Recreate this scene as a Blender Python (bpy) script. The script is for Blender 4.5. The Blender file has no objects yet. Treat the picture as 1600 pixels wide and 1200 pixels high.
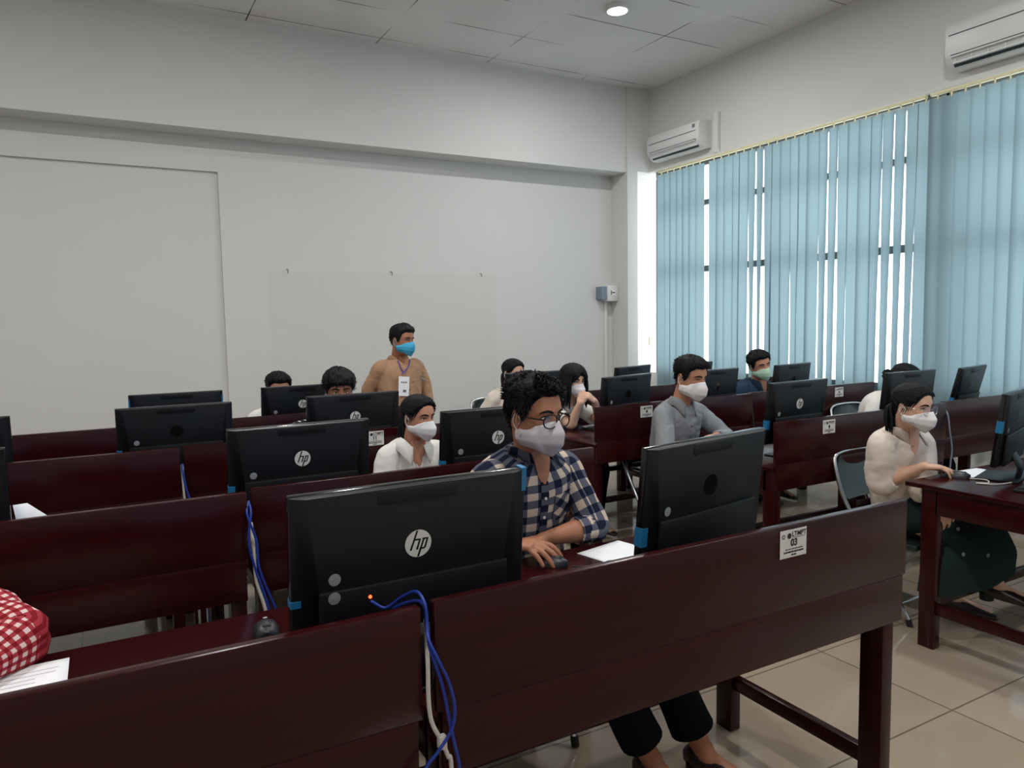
import bpy, bmesh, math, random
import numpy as np
from mathutils import Vector, Matrix, noise

random.seed(7)
SC = bpy.context.scene
COL = SC.collection
PI = math.pi

# ------------------------------------------------------------------ camera, world, exposure
CAM_R = [[0.8728639114665968, -0.4876415368262192, -0.017729174289747004],
         [-0.05683359227473074, -0.06551045669734012, -0.9962320627506704],
         [0.4846426878107033, 0.8705826276839373, -0.08489613375500785]]
cd = bpy.data.cameras.new('camera')
cam = bpy.data.objects.new('camera', cd)
COL.objects.link(cam)
cd.sensor_fit = 'HORIZONTAL'
cd.sensor_width = 36.0
cd.lens = 1146.47 / 1600 * 36.0
cd.clip_start = 0.02
right, down, fwd = [Vector(r) for r in CAM_R]
M = Matrix((right, -down, -fwd)).transposed().to_4x4()
M.translation = (0, 0, 1.55)
cam.matrix_world = M
SC.camera = cam

SC.view_settings.view_transform = 'Standard'
SC.view_settings.look = 'None'
SC.view_settings.gamma = 1.0
SC.view_settings.use_curve_mapping = False
SC.view_settings.exposure = 0.0

W = bpy.data.worlds.new('sky')
SC.world = W
W.use_nodes = True
bgn = W.node_tree.nodes['Background']
bgn.inputs[0].default_value = (0.93, 0.97, 1.0, 1)
bgn.inputs[1].default_value = 3.6

# room numbers
XW = 6.22           # window wall (inner face)
YB = 7.82           # back wall
YBEAM = 7.50        # front of the beam over the back wall
ZC = 4.43           # ceiling
XL, YF = -3.6, -3.2
ZR = 3.39           # blind rail / window head

def daylight(name, loc, rot, sx, sy):
    l = bpy.data.lights.new(name, 'AREA')
    l.shape = 'RECTANGLE'
    l.size, l.size_y = sx, sy
    l.cycles.is_portal = True
    o = bpy.data.objects.new(name, l)
    o.location = loc
    o.rotation_euler = rot
    COL.objects.link(o)
daylight('window_portal', (6.66, 5.4, 2.1), (0, math.radians(90), 0), 2.8, 4.2)
daylight('window_portal', (6.66, 0.6, 2.1), (0, math.radians(90), 0), 2.8, 5.2)

LAMPS = [(4.33, 5.65), (1.2, 4.6), (4.0, 2.3), (1.2, 1.3), (-1.7, 4.6), (-1.7, 1.3), (1.2, -1.9), (4.0, -1.9)]  # first is visible; the rest unseen, nearest and rear ones added as frontal fill
LAMP_W = 46.0
def lamp_light(x, y):
    l = bpy.data.lights.new('lamp_light', 'AREA')
    l.shape = 'DISK'
    l.size = 0.2
    l.energy = LAMP_W
    l.color = (1.0, 0.98, 0.965)
    o = bpy.data.objects.new('lamp_light', l)
    o.location = (x, y, ZC - 0.065)
    COL.objects.link(o)
    return o

# ------------------------------------------------------------------ materials
def lin(c):
    return tuple(((v / 255) / 12.92 if v / 255 <= 0.04045 else ((v / 255 + 0.055) / 1.055) ** 2.4) for v in c) + (1.0,)

def mat(name, rgb, rough=0.5, metal=0.0, noise_amt=0.0, noise_scale=30.0, bump=0.0, bump_scale=200.0, spec=0.5, coat=0.0, emit=0.0, sss=0.0):
    m = bpy.data.materials.new(name)
    m.use_nodes = True
    nt = m.node_tree
    b = nt.nodes['Principled BSDF']
    c = lin(rgb)
    b.inputs['Base Color'].default_value = c
    b.inputs['Roughness'].default_value = rough
    b.inputs['Metallic'].default_value = metal
    b.inputs['Specular IOR Level'].default_value = spec
    b.inputs['Coat Weight'].default_value = coat
    if sss:
        b.inputs['Subsurface Weight'].default_value = sss
        b.inputs['Subsurface Radius'].default_value = (0.012, 0.004, 0.002)
    if emit:
        b.inputs['Emission Color'].default_value = c
        b.inputs['Emission Strength'].default_value = emit
    tc = nt.nodes.new('ShaderNodeTexCoord')
    if noise_amt:
        n = nt.nodes.new('ShaderNodeTexNoise')
        n.inputs['Scale'].default_value = noise_scale
        n.inputs['Detail'].default_value = 4
        nt.links.new(tc.outputs['Object'], n.inputs['Vector'])
        mx = nt.nodes.new('ShaderNodeMix')
        mx.data_type = 'RGBA'
        mx.inputs['A'].default_value = tuple(v * (1 - noise_amt) for v in c[:3]) + (1,)
        mx.inputs['B'].default_value = tuple(min(1, v * (1 + noise_amt)) for v in c[:3]) + (1,)
        nt.links.new(n.outputs['Fac'], mx.inputs['Factor'])
        nt.links.new(mx.outputs['Result'], b.inputs['Base Color'])
    if bump:
        n2 = nt.nodes.new('ShaderNodeTexNoise')
        n2.inputs['Scale'].default_value = bump_scale
        n2.inputs['Detail'].default_value = 3
        nt.links.new(tc.outputs['Object'], n2.inputs['Vector'])
        bp = nt.nodes.new('ShaderNodeBump')
        bp.inputs['Strength'].default_value = bump
        bp.inputs['Distance'].default_value = 0.002
        nt.links.new(n2.outputs['Fac'], bp.inputs['Height'])
        nt.links.new(bp.outputs['Normal'], b.inputs['Normal'])
    return m

def tile_mat(name, rgb, line_rgb, bw, bh, mortar, rough, offx=0.0, offy=0.0, spec=0.5, stagger=0.0, var=0.03, fade=False):
    m = bpy.data.materials.new(name)
    m.use_nodes = True
    nt = m.node_tree
    b = nt.nodes['Principled BSDF']
    b.inputs['Roughness'].default_value = rough
    b.inputs['Specular IOR Level'].default_value = spec
    tc = nt.nodes.new('ShaderNodeTexCoord')
    mp = nt.nodes.new('ShaderNodeMapping')
    mp.inputs['Location'].default_value = (offx, offy, 0)
    nt.links.new(tc.outputs['Object'], mp.inputs['Vector'])
    br = nt.nodes.new('ShaderNodeTexBrick')
    br.offset = stagger
    br.squash = 1.0
    c = lin(rgb)
    br.inputs['Color1'].default_value = tuple(v * (1 - var) for v in c[:3]) + (1,)
    br.inputs['Color2'].default_value = tuple(min(1, v * (1 + var)) for v in c[:3]) + (1,)
    br.inputs['Mortar'].default_value = lin(line_rgb)
    br.inputs['Scale'].default_value = 1.0
    br.inputs['Mortar Size'].default_value = mortar
    br.inputs['Mortar Smooth'].default_value = 0.1
    br.inputs['Brick Width'].default_value = bw
    br.inputs['Row Height'].default_value = bh
    nt.links.new(mp.outputs['Vector'], br.inputs['Vector'])
    n = nt.nodes.new('ShaderNodeTexNoise')
    n.inputs['Scale'].default_value = 2.2
    n.inputs['Detail'].default_value = 5
    nt.links.new(tc.outputs['Object'], n.inputs['Vector'])
    mx = nt.nodes.new('ShaderNodeMix')
    mx.data_type = 'RGBA'
    mx.blend_type = 'MULTIPLY'
    mx.inputs['Factor'].default_value = 0.12
    nt.links.new(br.outputs['Color'], mx.inputs['A'])
    nt.links.new(n.outputs['Color'], mx.inputs['B'])
    if fade:            # seams filled here and there: the dark line comes and goes
        mx2 = nt.nodes.new('ShaderNodeMix')
        mx2.data_type = 'RGBA'
        rp = nt.nodes.new('ShaderNodeValToRGB')
        rp.color_ramp.elements[0].position = 0.42
        rp.color_ramp.elements[1].position = 0.58
        n3 = nt.nodes.new('ShaderNodeTexNoise')
        n3.inputs['Scale'].default_value = 1.1
        nt.links.new(tc.outputs['Object'], n3.inputs['Vector'])
        nt.links.new(n3.outputs['Fac'], rp.inputs['Fac'])
        nt.links.new(rp.outputs['Color'], mx2.inputs['Factor'])
        nt.links.new(mx.outputs['Result'], mx2.inputs['B'])
        mx2.inputs['A'].default_value = c
        nt.links.new(mx2.outputs['Result'], b.inputs['Base Color'])
    else:
        nt.links.new(mx.outputs['Result'], b.inputs['Base Color'])
    return m

def wood_mat():
    m = mat('red_lacquer_wood', (74, 20, 24), rough=0.23, coat=0.0, spec=0.24)
    nt = m.node_tree
    b = nt.nodes['Principled BSDF']
    b.inputs['Coat Roughness'].default_value = 0.12
    tc = nt.nodes.new('ShaderNodeTexCoord')
    mp = nt.nodes.new('ShaderNodeMapping')
    mp.inputs['Scale'].default_value = (1.2, 9.0, 14.0)
    nt.links.new(tc.outputs['Object'], mp.inputs['Vector'])
    n = nt.nodes.new('ShaderNodeTexNoise')
    n.inputs['Scale'].default_value = 2.0
    n.inputs['Detail'].default_value = 6
    nt.links.new(mp.outputs['Vector'], n.inputs['Vector'])
    mx = nt.nodes.new('ShaderNodeMix')
    mx.data_type = 'RGBA'
    mx.inputs['A'].default_value = lin((36, 6, 8))
    mx.inputs['B'].default_value = lin((51, 10, 12))
    nt.links.new(n.outputs['Fac'], mx.inputs['Factor'])
    nt.links.new(mx.outputs['Result'], b.inputs['Base Color'])
    n2 = nt.nodes.new('ShaderNodeTexNoise')
    n2.inputs['Scale'].default_value = 14.0
    nt.links.new(tc.outputs['Object'], n2.inputs['Vector'])
    bp = nt.nodes.new('ShaderNodeBump')
    bp.inputs['Strength'].default_value = 0.25
    bp.inputs['Distance'].default_value = 0.002
    nt.links.new(n2.outputs['Fac'], bp.inputs['Height'])
    nt.links.new(bp.outputs['Normal'], b.inputs['Normal'])
    nt.links.new(bp.outputs['Normal'], b.inputs['Coat Normal'])
    return m

def check_mat(name, none, one, both, period, split=0.5):
    """woven check from the UV map (metres on the cloth)"""
    m = bpy.data.materials.new(name)
    m.use_nodes = True
    nt = m.node_tree
    b = nt.nodes['Principled BSDF']
    b.inputs['Roughness'].default_value = 0.85
    b.inputs['Specular IOR Level'].default_value = 0.15
    uv = nt.nodes.new('ShaderNodeUVMap')
    sep = nt.nodes.new('ShaderNodeSeparateXYZ')
    nt.links.new(uv.outputs['UV'], sep.inputs[0])
    outs = []
    for ax in ('X', 'Y'):
        d = nt.nodes.new('ShaderNodeMath'); d.operation = 'DIVIDE'; d.inputs[1].default_value = period
        nt.links.new(sep.outputs[ax], d.inputs[0])
        f = nt.nodes.new('ShaderNodeMath'); f.operation = 'FRACT'
        nt.links.new(d.outputs[0], f.inputs[0])
        g = nt.nodes.new('ShaderNodeMath'); g.operation = 'GREATER_THAN'; g.inputs[1].default_value = split
        nt.links.new(f.outputs[0], g.inputs[0])
        outs.append(g.outputs[0])
    a = nt.nodes.new('ShaderNodeMath'); a.operation = 'ADD'
    nt.links.new(outs[0], a.inputs[0]); nt.links.new(outs[1], a.inputs[1])
    h = nt.nodes.new('ShaderNodeMath'); h.operation = 'MULTIPLY'; h.inputs[1].default_value = 0.5
    nt.links.new(a.outputs[0], h.inputs[0])
    r = nt.nodes.new('ShaderNodeValToRGB')
    r.color_ramp.interpolation = 'CONSTANT'
    e = r.color_ramp.elements
    e[0].position = 0.0; e[0].color = lin(none)
    e[1].position = 0.75; e[1].color = lin(both)
    k = e.new(0.25); k.color = lin(one)
    nt.links.new(h.outputs[0], r.inputs['Fac'])
    nt.links.new(r.outputs['Color'], b.inputs['Base Color'])
    return m

def blind_mat():
    m = bpy.data.materials.new('blue_blind_fabric')
    m.use_nodes = True
    nt = m.node_tree
    nt.nodes.remove(nt.nodes['Principled BSDF'])
    out = nt.nodes['Material Output']
    d = nt.nodes.new('ShaderNodeBsdfDiffuse')
    t = nt.nodes.new('ShaderNodeBsdfTranslucent')
    d.inputs['Color'].default_value = lin((140, 162, 170))
    t.inputs['Color'].default_value = lin((146, 169, 179))
    mx = nt.nodes.new('ShaderNodeMixShader')
    mx.inputs[0].default_value = 0.42
    tc = nt.nodes.new('ShaderNodeTexCoord')
    n = nt.nodes.new('ShaderNodeTexNoise')
    n.inputs['Scale'].default_value = 300
    nt.links.new(tc.outputs['Object'], n.inputs['Vector'])
    bp = nt.nodes.new('ShaderNodeBump')
    bp.inputs['Strength'].default_value = 0.1
    nt.links.new(n.outputs['Fac'], bp.inputs['Height'])
    nt.links.new(bp.outputs['Normal'], d.inputs['Normal'])
    nt.links.new(d.outputs[0], mx.inputs[1])
    nt.links.new(t.outputs[0], mx.inputs[2])
    nt.links.new(mx.outputs[0], out.inputs['Surface'])
    return m

def glass_mat(name, tint=(1, 1, 1), mixfac=0.08):
    m = bpy.data.materials.new(name)
    m.use_nodes = True
    nt = m.node_tree
    nt.nodes.remove(nt.nodes['Principled BSDF'])
    out = nt.nodes['Material Output']
    t = nt.nodes.new('ShaderNodeBsdfTransparent')
    t.inputs['Color'].default_value = tint + (1,)
    g = nt.nodes.new('ShaderNodeBsdfGlossy')
    g.inputs['Roughness'].default_value = 0.02
    mx = nt.nodes.new('ShaderNodeMixShader')
    mx.inputs[0].default_value = mixfac
    nt.links.new(t.outputs[0], mx.inputs[1])
    nt.links.new(g.outputs[0], mx.inputs[2])
    nt.links.new(mx.outputs[0], out.inputs['Surface'])
    return m

def ginger(name, c):
    return check_mat(name, *c)

MT = dict(
    wall=mat('white_wall_paint', (210, 210, 208), rough=0.75, noise_amt=0.02, noise_scale=1.4, spec=0.2),
    wall_patch=mat('old_paint_patch', (207, 207, 203), rough=0.75, noise_amt=0.02, noise_scale=2.0, spec=0.2),
    ceil=tile_mat('ceiling_boards', (226, 225, 224), (70, 70, 72), 1.28, 0.67, 0.006, 0.8, -0.08 + 0.0, 0.03, spec=0.15, fade=True),
    floor=tile_mat('polished_floor_tiles', (160, 146, 128), (104, 94, 84), 0.6, 0.6, 0.004, 0.1, 0.17, 0.22, spec=0.5),
    wood=wood_mat(),
    shell=mat('black_monitor_plastic', (19, 22, 26), rough=0.42, bump=0.08, bump_scale=600, spec=0.32),
    shell2=mat('black_gloss_bezel', (12, 12, 14), rough=0.15),
    chrome=mat('chrome', (225, 225, 228), rough=0.16, metal=1.0),
    logo=mat('logo_bright_refl', (214, 214, 210), rough=0.3),  # mirror-like logo, its bright reflection painted as colour
    logok=mat('logo_dark_refl', (16, 16, 18), rough=0.08),  # same logo where it mirrors something dark, painted as colour
    steel=mat('chair_steel', (190, 192, 195), rough=0.25, metal=1.0),
    vinyl=mat('black_green_vinyl', (32, 42, 40), rough=0.35, bump=0.15, bump_scale=250),
    rubber=mat('black_rubber', (18, 18, 18), rough=0.7),
    tape=mat('blue_tape', (28, 110, 158), rough=0.4),
    stick=mat('grey_sticker', (142, 146, 150), rough=0.35),
    paper=mat('white_paper', (236, 236, 238), rough=0.8, spec=0.2),
    ink=mat('black_ink', (22, 22, 26), rough=0.8),
    inkg=mat('grey_ink', (110, 112, 120), rough=0.8),
    label=mat('label_paper', (205, 203, 200), rough=0.6),
    plastic=mat('white_plastic', (216, 217, 216), rough=0.4),
    grille=mat('dark_slot', (44, 50, 58), rough=0.6),
    cable=mat('blue_cable', (16, 48, 140), rough=0.45),
    cablew=mat('white_cable', (190, 186, 178), rough=0.5),
    cablek=mat('black_cable', (16, 16, 18), rough=0.5),
    cream=mat('cream_plastic', (222, 214, 176), rough=0.5),
    alu=mat('window_aluminium', (120, 124, 124), rough=0.4, metal=0.6),
    mouse=mat('mouse_plastic', (34, 36, 40), rough=0.4),
    key=mat('keyboard_plastic', (20, 21, 23), rough=0.5),
    blind=blind_mat(),
    glass=glass_mat('window_glass', (0.95, 0.98, 0.97), 0.06),
    lens=glass_mat('spectacle_lens', (0.97, 0.98, 0.98), 0.12),
    led=mat('red_led', (255, 70, 30), emit=6.0),
    lampglow=mat('lamp_diffuser', (255, 250, 240), emit=14.0),
    screen=mat('screen_glow', (120, 160, 200), rough=0.2, emit=0.6),
    boxg=mat('grey_metal_box', (120, 134, 152), rough=0.5),
    nail=mat('nail_steel', (110, 106, 98), rough=0.4, metal=0.7),
    skin1=mat('skin_brown', (164, 110, 82), rough=0.5, noise_amt=0.06, noise_scale=25, sss=0.08, spec=0.35),
    skin2=mat('skin_tan', (186, 132, 104), rough=0.5, noise_amt=0.06, noise_scale=25, sss=0.08, spec=0.35),
    skin3=mat('skin_fair', (212, 168, 142), rough=0.5, noise_amt=0.05, noise_scale=25, sss=0.08, spec=0.35),
    hair=mat('black_hair', (13, 13, 16), rough=0.62, noise_amt=0.3, noise_scale=60, bump=0.5, bump_scale=160, spec=0.2),
    eyew=mat('eye_white', (220, 214, 208), rough=0.2),
    iris=mat('dark_iris', (30, 18, 12), rough=0.1),
    maskw=mat('white_mask_cloth', (228, 226, 226), rough=0.85, bump=0.1, bump_scale=700, spec=0.15),
    maskg=mat('pale_grey_mask_cloth', (196, 188, 190), rough=0.85, bump=0.1, bump_scale=700, spec=0.15),
    maskb=mat('blue_mask_cloth', (72, 166, 205), rough=0.85, spec=0.15),
    masky=mat('mint_mask_cloth', (182, 214, 186), rough=0.85, spec=0.15),
    plaid=check_mat('navy_cream_check', (196, 178, 160), (84, 86, 98), (20, 26, 48), 0.064),
    ging=check_mat('red_white_gingham', (214, 190, 186), (158, 52, 60), (122, 18, 30), 0.024),
    bwcheck=check_mat('black_white_check', (215, 215, 215), (28, 30, 36), (20, 22, 28), 0.06, 0.25),
    white=mat('white_shirt_cloth', (222, 218, 212), rough=0.85, bump=0.2, bump_scale=500, spec=0.15),
    cream_shirt=mat('cream_shirt_cloth', (218, 206, 194), rough=0.85, bump=0.2, bump_scale=500, spec=0.15),
    grey_shirt=mat('grey_shirt_cloth', (140, 144, 148), rough=0.85, noise_amt=0.05, noise_scale=180, bump=0.25, bump_scale=600, spec=0.15),
    tan_shirt=mat('tan_shirt_cloth', (168, 132, 104), rough=0.85, bump=0.2, bump_scale=500, spec=0.15),
    navy_shirt=mat('navy_shirt_cloth', (38, 56, 76), rough=0.85, bump=0.2, bump_scale=500, spec=0.15),
    black_cloth=mat('black_trouser_cloth', (16, 17, 20), rough=0.9, spec=0.1, bump=0.2, bump_scale=400),
    skirt=mat('dark_green_skirt_cloth', (32, 46, 44), rough=0.9, spec=0.1, bump=0.2, bump_scale=400),
    shoe=mat('brown_black_leather', (44, 36, 36), rough=0.35),
    frame_k=mat('dark_brown_spectacle_frame', (34, 22, 20), rough=0.25),
    frame_s=mat('thin_silver_spectacle_frame', (170, 165, 155), rough=0.25, metal=0.8),
    purple=mat('purple_lanyard', (78, 62, 130), rough=0.7),
    button=mat('dark_button', (36, 36, 40), rough=0.4),
    buttonw=mat('pale_button', (205, 203, 198), rough=0.4),
)

# ------------------------------------------------------------------ mesh helpers
class MB:
    """collects vertices, faces, material slots and uv, then becomes ONE mesh object"""
    def __init__(self):
        self.v, self.f, self.m, self.uv = [], [], [], []
        self.n = 0
    def add(self, verts, faces, mi=0, uv=None, mtx=None):
        vs = np.asarray(verts, float).reshape(-1, 3)
        if mtx is not None:
            A = np.array(mtx)
            vs = vs @ A[:3, :3].T + A[:3, 3]
        self.v.append(vs)
        for k, f in enumerate(faces):
            self.f.append([i + self.n for i in f])
            self.m.append(mi)
            self.uv.append(uv[k] if uv is not None else None)
        self.n += len(vs)
    def box(self, lo, hi, mi=0, mtx=None, bev=0.0):
        x0, y0, z0 = lo; x1, y1, z1 = hi
        if bev <= 0:
            v = [(x0, y0, z0), (x1, y0, z0), (x1, y1, z0), (x0, y1, z0), (x0, y0, z1), (x1, y0, z1), (x1, y1, z1), (x0, y1, z1)]
            self.add(v, [(3, 2, 1, 0), (4, 5, 6, 7), (0, 1, 5, 4), (1, 2, 6, 5), (2, 3, 7, 6), (3, 0, 4, 7)], mi, mtx=mtx)
        else:
            bm = bmesh.new()
            bmesh.ops.create_cube(bm, size=1.0)
            for q in bm.verts:
                q.co = Vector(((x0 + x1) / 2 + q.co.x * (x1 - x0), (y0 + y1) / 2 + q.co.y * (y1 - y0), (z0 + z1) / 2 + q.co.z * (z1 - z0)))
            bmesh.ops.bevel(bm, geom=list(bm.edges), offset=bev, segments=2, affect='EDGES', profile=0.5)
            bm.verts.index_update()
            self.add([tuple(q.co) for q in bm.verts], [[q.index for q in f.verts] for f in bm.faces], mi, mtx=mtx)
            bm.free()
    def rings(self, R, closed=True, cap0=True, cap1=True, mi=0, uv=None, mtx=None):
        """R: (m, n, 3) rings -> quads; uv: (m, n+1, 2)"""
        R = np.asarray(R, float)
        m, n, _ = R.shape
        faces, uvs = [], []
        last = n if closed else n - 1
        for i in range(m - 1):
            for j in range(last):
                k = (j + 1) % n
                faces.append((i * n + j, i * n + k, (i + 1) * n + k, (i + 1) * n + j))
                if uv is not None:
                    uvs.append((uv[i][j], uv[i][j + 1], uv[i + 1][j + 1], uv[i + 1][j]))
        if closed and cap0:
            faces.append(tuple(range(n - 1, -1, -1)))
            if uv is not None: uvs.append([uv[0][j] for j in range(n - 1, -1, -1)])
        if closed and cap1:
            faces.append(tuple((m - 1) * n + j for j in range(n)))
            if uv is not None: uvs.append([uv[m - 1][j] for j in range(n)])
        self.add(R.reshape(-1, 3), faces, mi, uvs if uv is not None else None, mtx)
    def tube(self, path, rad, seg=12, sub=6, cap='round', mi=0, ref=None, uvo=None, wr=None, expo=2.0, mtx=None):
        R, uv = tube_rings(path, rad, seg, sub, cap, ref, wr, expo)
        if uvo is not None:
            uv = uv + np.array(uvo)
        self.rings(R, mi=mi, uv=uv, mtx=mtx)
    def ball(self, c, r, mi=0, nu=16, nv=10, mtx=None, rot=None):
        rr = (r, r, r) if not hasattr(r, '__len__') else r
        R = []
        for i in range(nv + 1):
            a = PI * (i / nv) if 0 < i < nv else (0.02 if i == 0 else PI - 0.02)
            ring = []
            for j in range(nu):
                b = 2 * PI * j / nu
                p = np.array((rr[0] * math.sin(a) * math.cos(b), rr[1] * math.sin(a) * math.sin(b), -rr[2] * math.cos(a)))
                if rot is not None:
                    p = np.array(rot)[:3, :3] @ p
                ring.append(p + np.array(c))
            R.append(ring)
        self.rings(R, mi=mi, mtx=mtx)
    def build(self, name, mats, parent=None, origin=None, smooth=True, solid=0.0, sharp=42):
        me = self.mesh(name, mats, origin if origin is not None else (parent.location if parent is not None else (0, 0, 0)), smooth, sharp)
        o = bpy.data.objects.new(name, me)
        COL.objects.link(o)
        if parent is not None:
            o.parent = parent
        elif origin is not None:
            o.location = origin
        if solid:
            s = o.modifiers.new('thickness', 'SOLIDIFY'); s.thickness = solid; s.offset = 1.0
        return o
    def mesh(self, name, mats, origin=(0, 0, 0), smooth=True, sharp=42):
        V = np.concatenate(self.v) - np.array(origin)
        me = bpy.data.meshes.new(name)
        me.from_pydata(V.tolist(), [], self.f)
        if not isinstance(mats, (list, tuple)):
            mats = [mats]
        for q in mats:
            me.materials.append(q)
        me.polygons.foreach_set('material_index', self.m)
        if any(u is not None for u in self.uv):
            ul = me.uv_layers.new(name='UVMap')
            flat = []
            for f, u in zip(self.f, self.uv):
                for k in range(len(f)):
                    flat.extend(u[k] if u is not None else (0.0, 0.0))
            ul.data.foreach_set('uv', np.array(flat, float))
        if smooth:
            me.polygons.foreach_set('use_smooth', [True] * len(me.polygons))
            try:
                me.set_sharp_from_angle(angle=math.radians(sharp))
            except Exception:
                pass
        me.validate()
        me.update()
        return me

def catmull(P, sub):
    P = np.asarray(P, float)
    if len(P) == 2 or sub <= 1:
        t = np.linspace(0, 1, (len(P) - 1) * max(sub, 1) + 1)
        idx = t * (len(P) - 1)
        return np.stack([np.interp(idx, range(len(P)), P[:, k]) for k in range(P.shape[1])], 1)
    Q = np.vstack([2 * P[0] - P[1], P, 2 * P[-1] - P[-2]])
    out = []
    for i in range(1, len(Q) - 2):
        p0, p1, p2, p3 = Q[i - 1], Q[i], Q[i + 1], Q[i + 2]
        for k in range(sub):
            t = k / sub
            out.append(0.5 * (2 * p1 + (p2 - p0) * t + (2 * p0 - 5 * p1 + 4 * p2 - p3) * t * t + (3 * p1 - p0 - 3 * p2 + p3) * t ** 3))
    out.append(Q[-2])
    return np.array(out)

def unit(v):
    v = np.asarray(v, float)
    return v / (np.linalg.norm(v) + 1e-12)

def tube_rings(path, rad, seg=12, sub=6, cap='round', ref=None, wr=None, expo=2.0):
    P = catmull(path, sub)
    r = np.asarray([(q, q) if not hasattr(q, '__len__') else q for q in rad], float)
    idx = np.linspace(0, len(r) - 1, len(P))
    RR = np.stack([np.interp(idx, range(len(r)), r[:, k]) for k in (0, 1)], 1)
    T = np.gradient(P, axis=0)
    T = np.array([unit(t) for t in T])
    x = np.asarray(ref if ref is not None else ((1, 0, 0) if abs(T[0][0]) < 0.8 else (0, 1, 0)), float)
    L = np.concatenate([[0], np.cumsum(np.linalg.norm(np.diff(P, axis=0), axis=1))])
    R, UV = [], []
    mr = float(RR.mean())
    th = np.linspace(0, 2 * PI, seg, endpoint=False)
    cs, sn = np.cos(th), np.sin(th)
    if expo != 2.0:
        cs = np.sign(cs) * np.abs(cs) ** (2 / expo); sn = np.sign(sn) * np.abs(sn) ** (2 / expo)
    for i in range(len(P)):
        x = unit(x - T[i] * np.dot(x, T[i]))
        y = np.cross(T[i], x)
        k = np.ones(seg)
        if wr is not None:
            amp, fq, seed = wr
            for j in range(seg):
                k[j] += amp * noise.noise(Vector((cs[j] * 1.6 + seed, sn[j] * 1.6, L[i] * fq)))
        R.append(P[i] + np.outer(cs * RR[i, 0] * k, x) + np.outer(sn * RR[i, 1] * k, y))
        u = np.linspace(0, 2 * PI * mr, seg + 1)
        UV.append(np.stack([u, np.full(seg + 1, L[i])], 1))
    R, UV = list(R), list(UV)
    if cap == 'round':
        for end in (0, 1):
            base = R[0] if end == 0 else R[-1]
            c = base.mean(0)
            t = -T[0] if end == 0 else T[-1]
            rr = RR[0].mean() if end == 0 else RR[-1].mean()
            add = [c + (base - c) * math.cos(a) + t * rr * math.sin(a) for a in (0.5, 0.95, 1.35)]
            u = UV[0] if end == 0 else UV[-1]
            if end == 0:
                R = add[::-1] + R; UV = [u] * 3 + UV
            else:
                R = R + add; UV = UV + [u] * 3
    elif cap == 'cuff':       # open end with a turned-in edge
        base = R[-1]; c = base.mean(0)
        R += [c + (base - c) * 0.86, c + (base - c) * 0.8 - T[-1] * 0.02]
        UV += [UV[-1], UV[-1]]
    return np.array(R), np.array(UV)

def thing(name, label, cat, loc=(0, 0, 0), rotz=0.0, group=None):
    o = bpy.data.objects.new(name, None)
    COL.objects.link(o)
    o.empty_display_size = 0.1
    o.location = loc
    o.rotation_euler = (0, 0, rotz)
    return tag(o, label, cat, group)

def tag(o, label, cat, group=None):
    o['label'] = label
    o['category'] = cat
    if group:
        o['group'] = group
    return o

def child(name, me, parent, label=None, loc=None):
    o = bpy.data.objects.new(name, me)
    COL.objects.link(o)
    o.parent = parent
    if loc is not None:
        o.location = loc
    if label:
        o['label'] = label
    return o

def struct(name, mb, mats, smooth=False):
    o = mb.build(name, mats, smooth=smooth)
    o['kind'] = 'structure'
    return o

def text_mesh(body, size, mtl, shear=0.0, extrude=0.0003, bold=0.0, align='CENTER'):
    cu = bpy.data.curves.new('writing', 'FONT')
    cu.body = body
    cu.size = size
    cu.shear = shear
    cu.extrude = extrude
    cu.offset = bold
    cu.align_x = align
    cu.align_y = 'CENTER'
    o = bpy.data.objects.new('writing', cu)
    COL.objects.link(o)
    bpy.context.view_layer.update()
    me = bpy.data.meshes.new_from_object(o.evaluated_get(bpy.context.evaluated_depsgraph_get()))
    V = np.array([v.co[:] for v in me.vertices]) if len(me.vertices) else np.zeros((0, 3))
    F = [tuple(p.vertices) for p in me.polygons]
    bpy.data.objects.remove(o)
    bpy.data.curves.remove(cu)
    bpy.data.meshes.remove(me)
    return V, F

# ------------------------------------------------------------------ the room
def shell_box(name, lo, hi, m):
    b = MB(); b.box(lo, hi); return struct(name, b, m)

shell_box('floor', (XL - 0.2, YF - 0.2, -0.1), (XW + 0.6, YB + 0.2, 0.0), MT['floor'])
shell_box('ceiling', (XL - 0.2, YF - 0.2, ZC), (XW + 0.6, YB + 0.2, ZC + 0.1), MT['ceil'])
# back wall with the shallow recess on its left part (a blocked-up opening)
b = MB()
RX, RZ = 1.087, 3.065
b.box((RX, YB, 0), (6.06, YB + 0.2, ZC))
b.box((XL - 0.2, YB, RZ), (RX, YB + 0.2, ZC))
b.box((XL - 0.2, YB + 0.035, 0), (RX, YB + 0.2, RZ))
struct('wall_back', b, MT['wall'])
shell_box('trim_1', (XL, YBEAM, ZR), (5.87, YB - 0.001, ZC), MT['wall'])
b = MB()
b.box((5.87, YBEAM - 0.025, 0), (6.03, YB + 0.2, ZC))
b.box((6.03, YBEAM - 0.025, ZR + 0.02), (XW + 0.3, YB + 0.2, ZC))
struct('trim_2', b, MT['wall'])
shell_box('trim_3', (6.03, YB, 0), (XW + 0.6, YB + 0.2, ZR + 0.02), MT['wall'])
b = MB()   # the patch where a board used to hang
b.box((1.519, YB - 0.0015, 0.55), (4.16, YB - 0.0005, 2.108))
struct('trim_4', b, MT['wall_patch'])
b = MB()
for lo, hi in (((XL - 0.2, YB - 0.012, 0), (RX, YB + 0.035, 0.09)), ((RX, YB - 0.012, 0), (5.87, YB, 0.09))):
    b.box(lo, hi)
struct('baseboard_back', b, MT['floor'])
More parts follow.
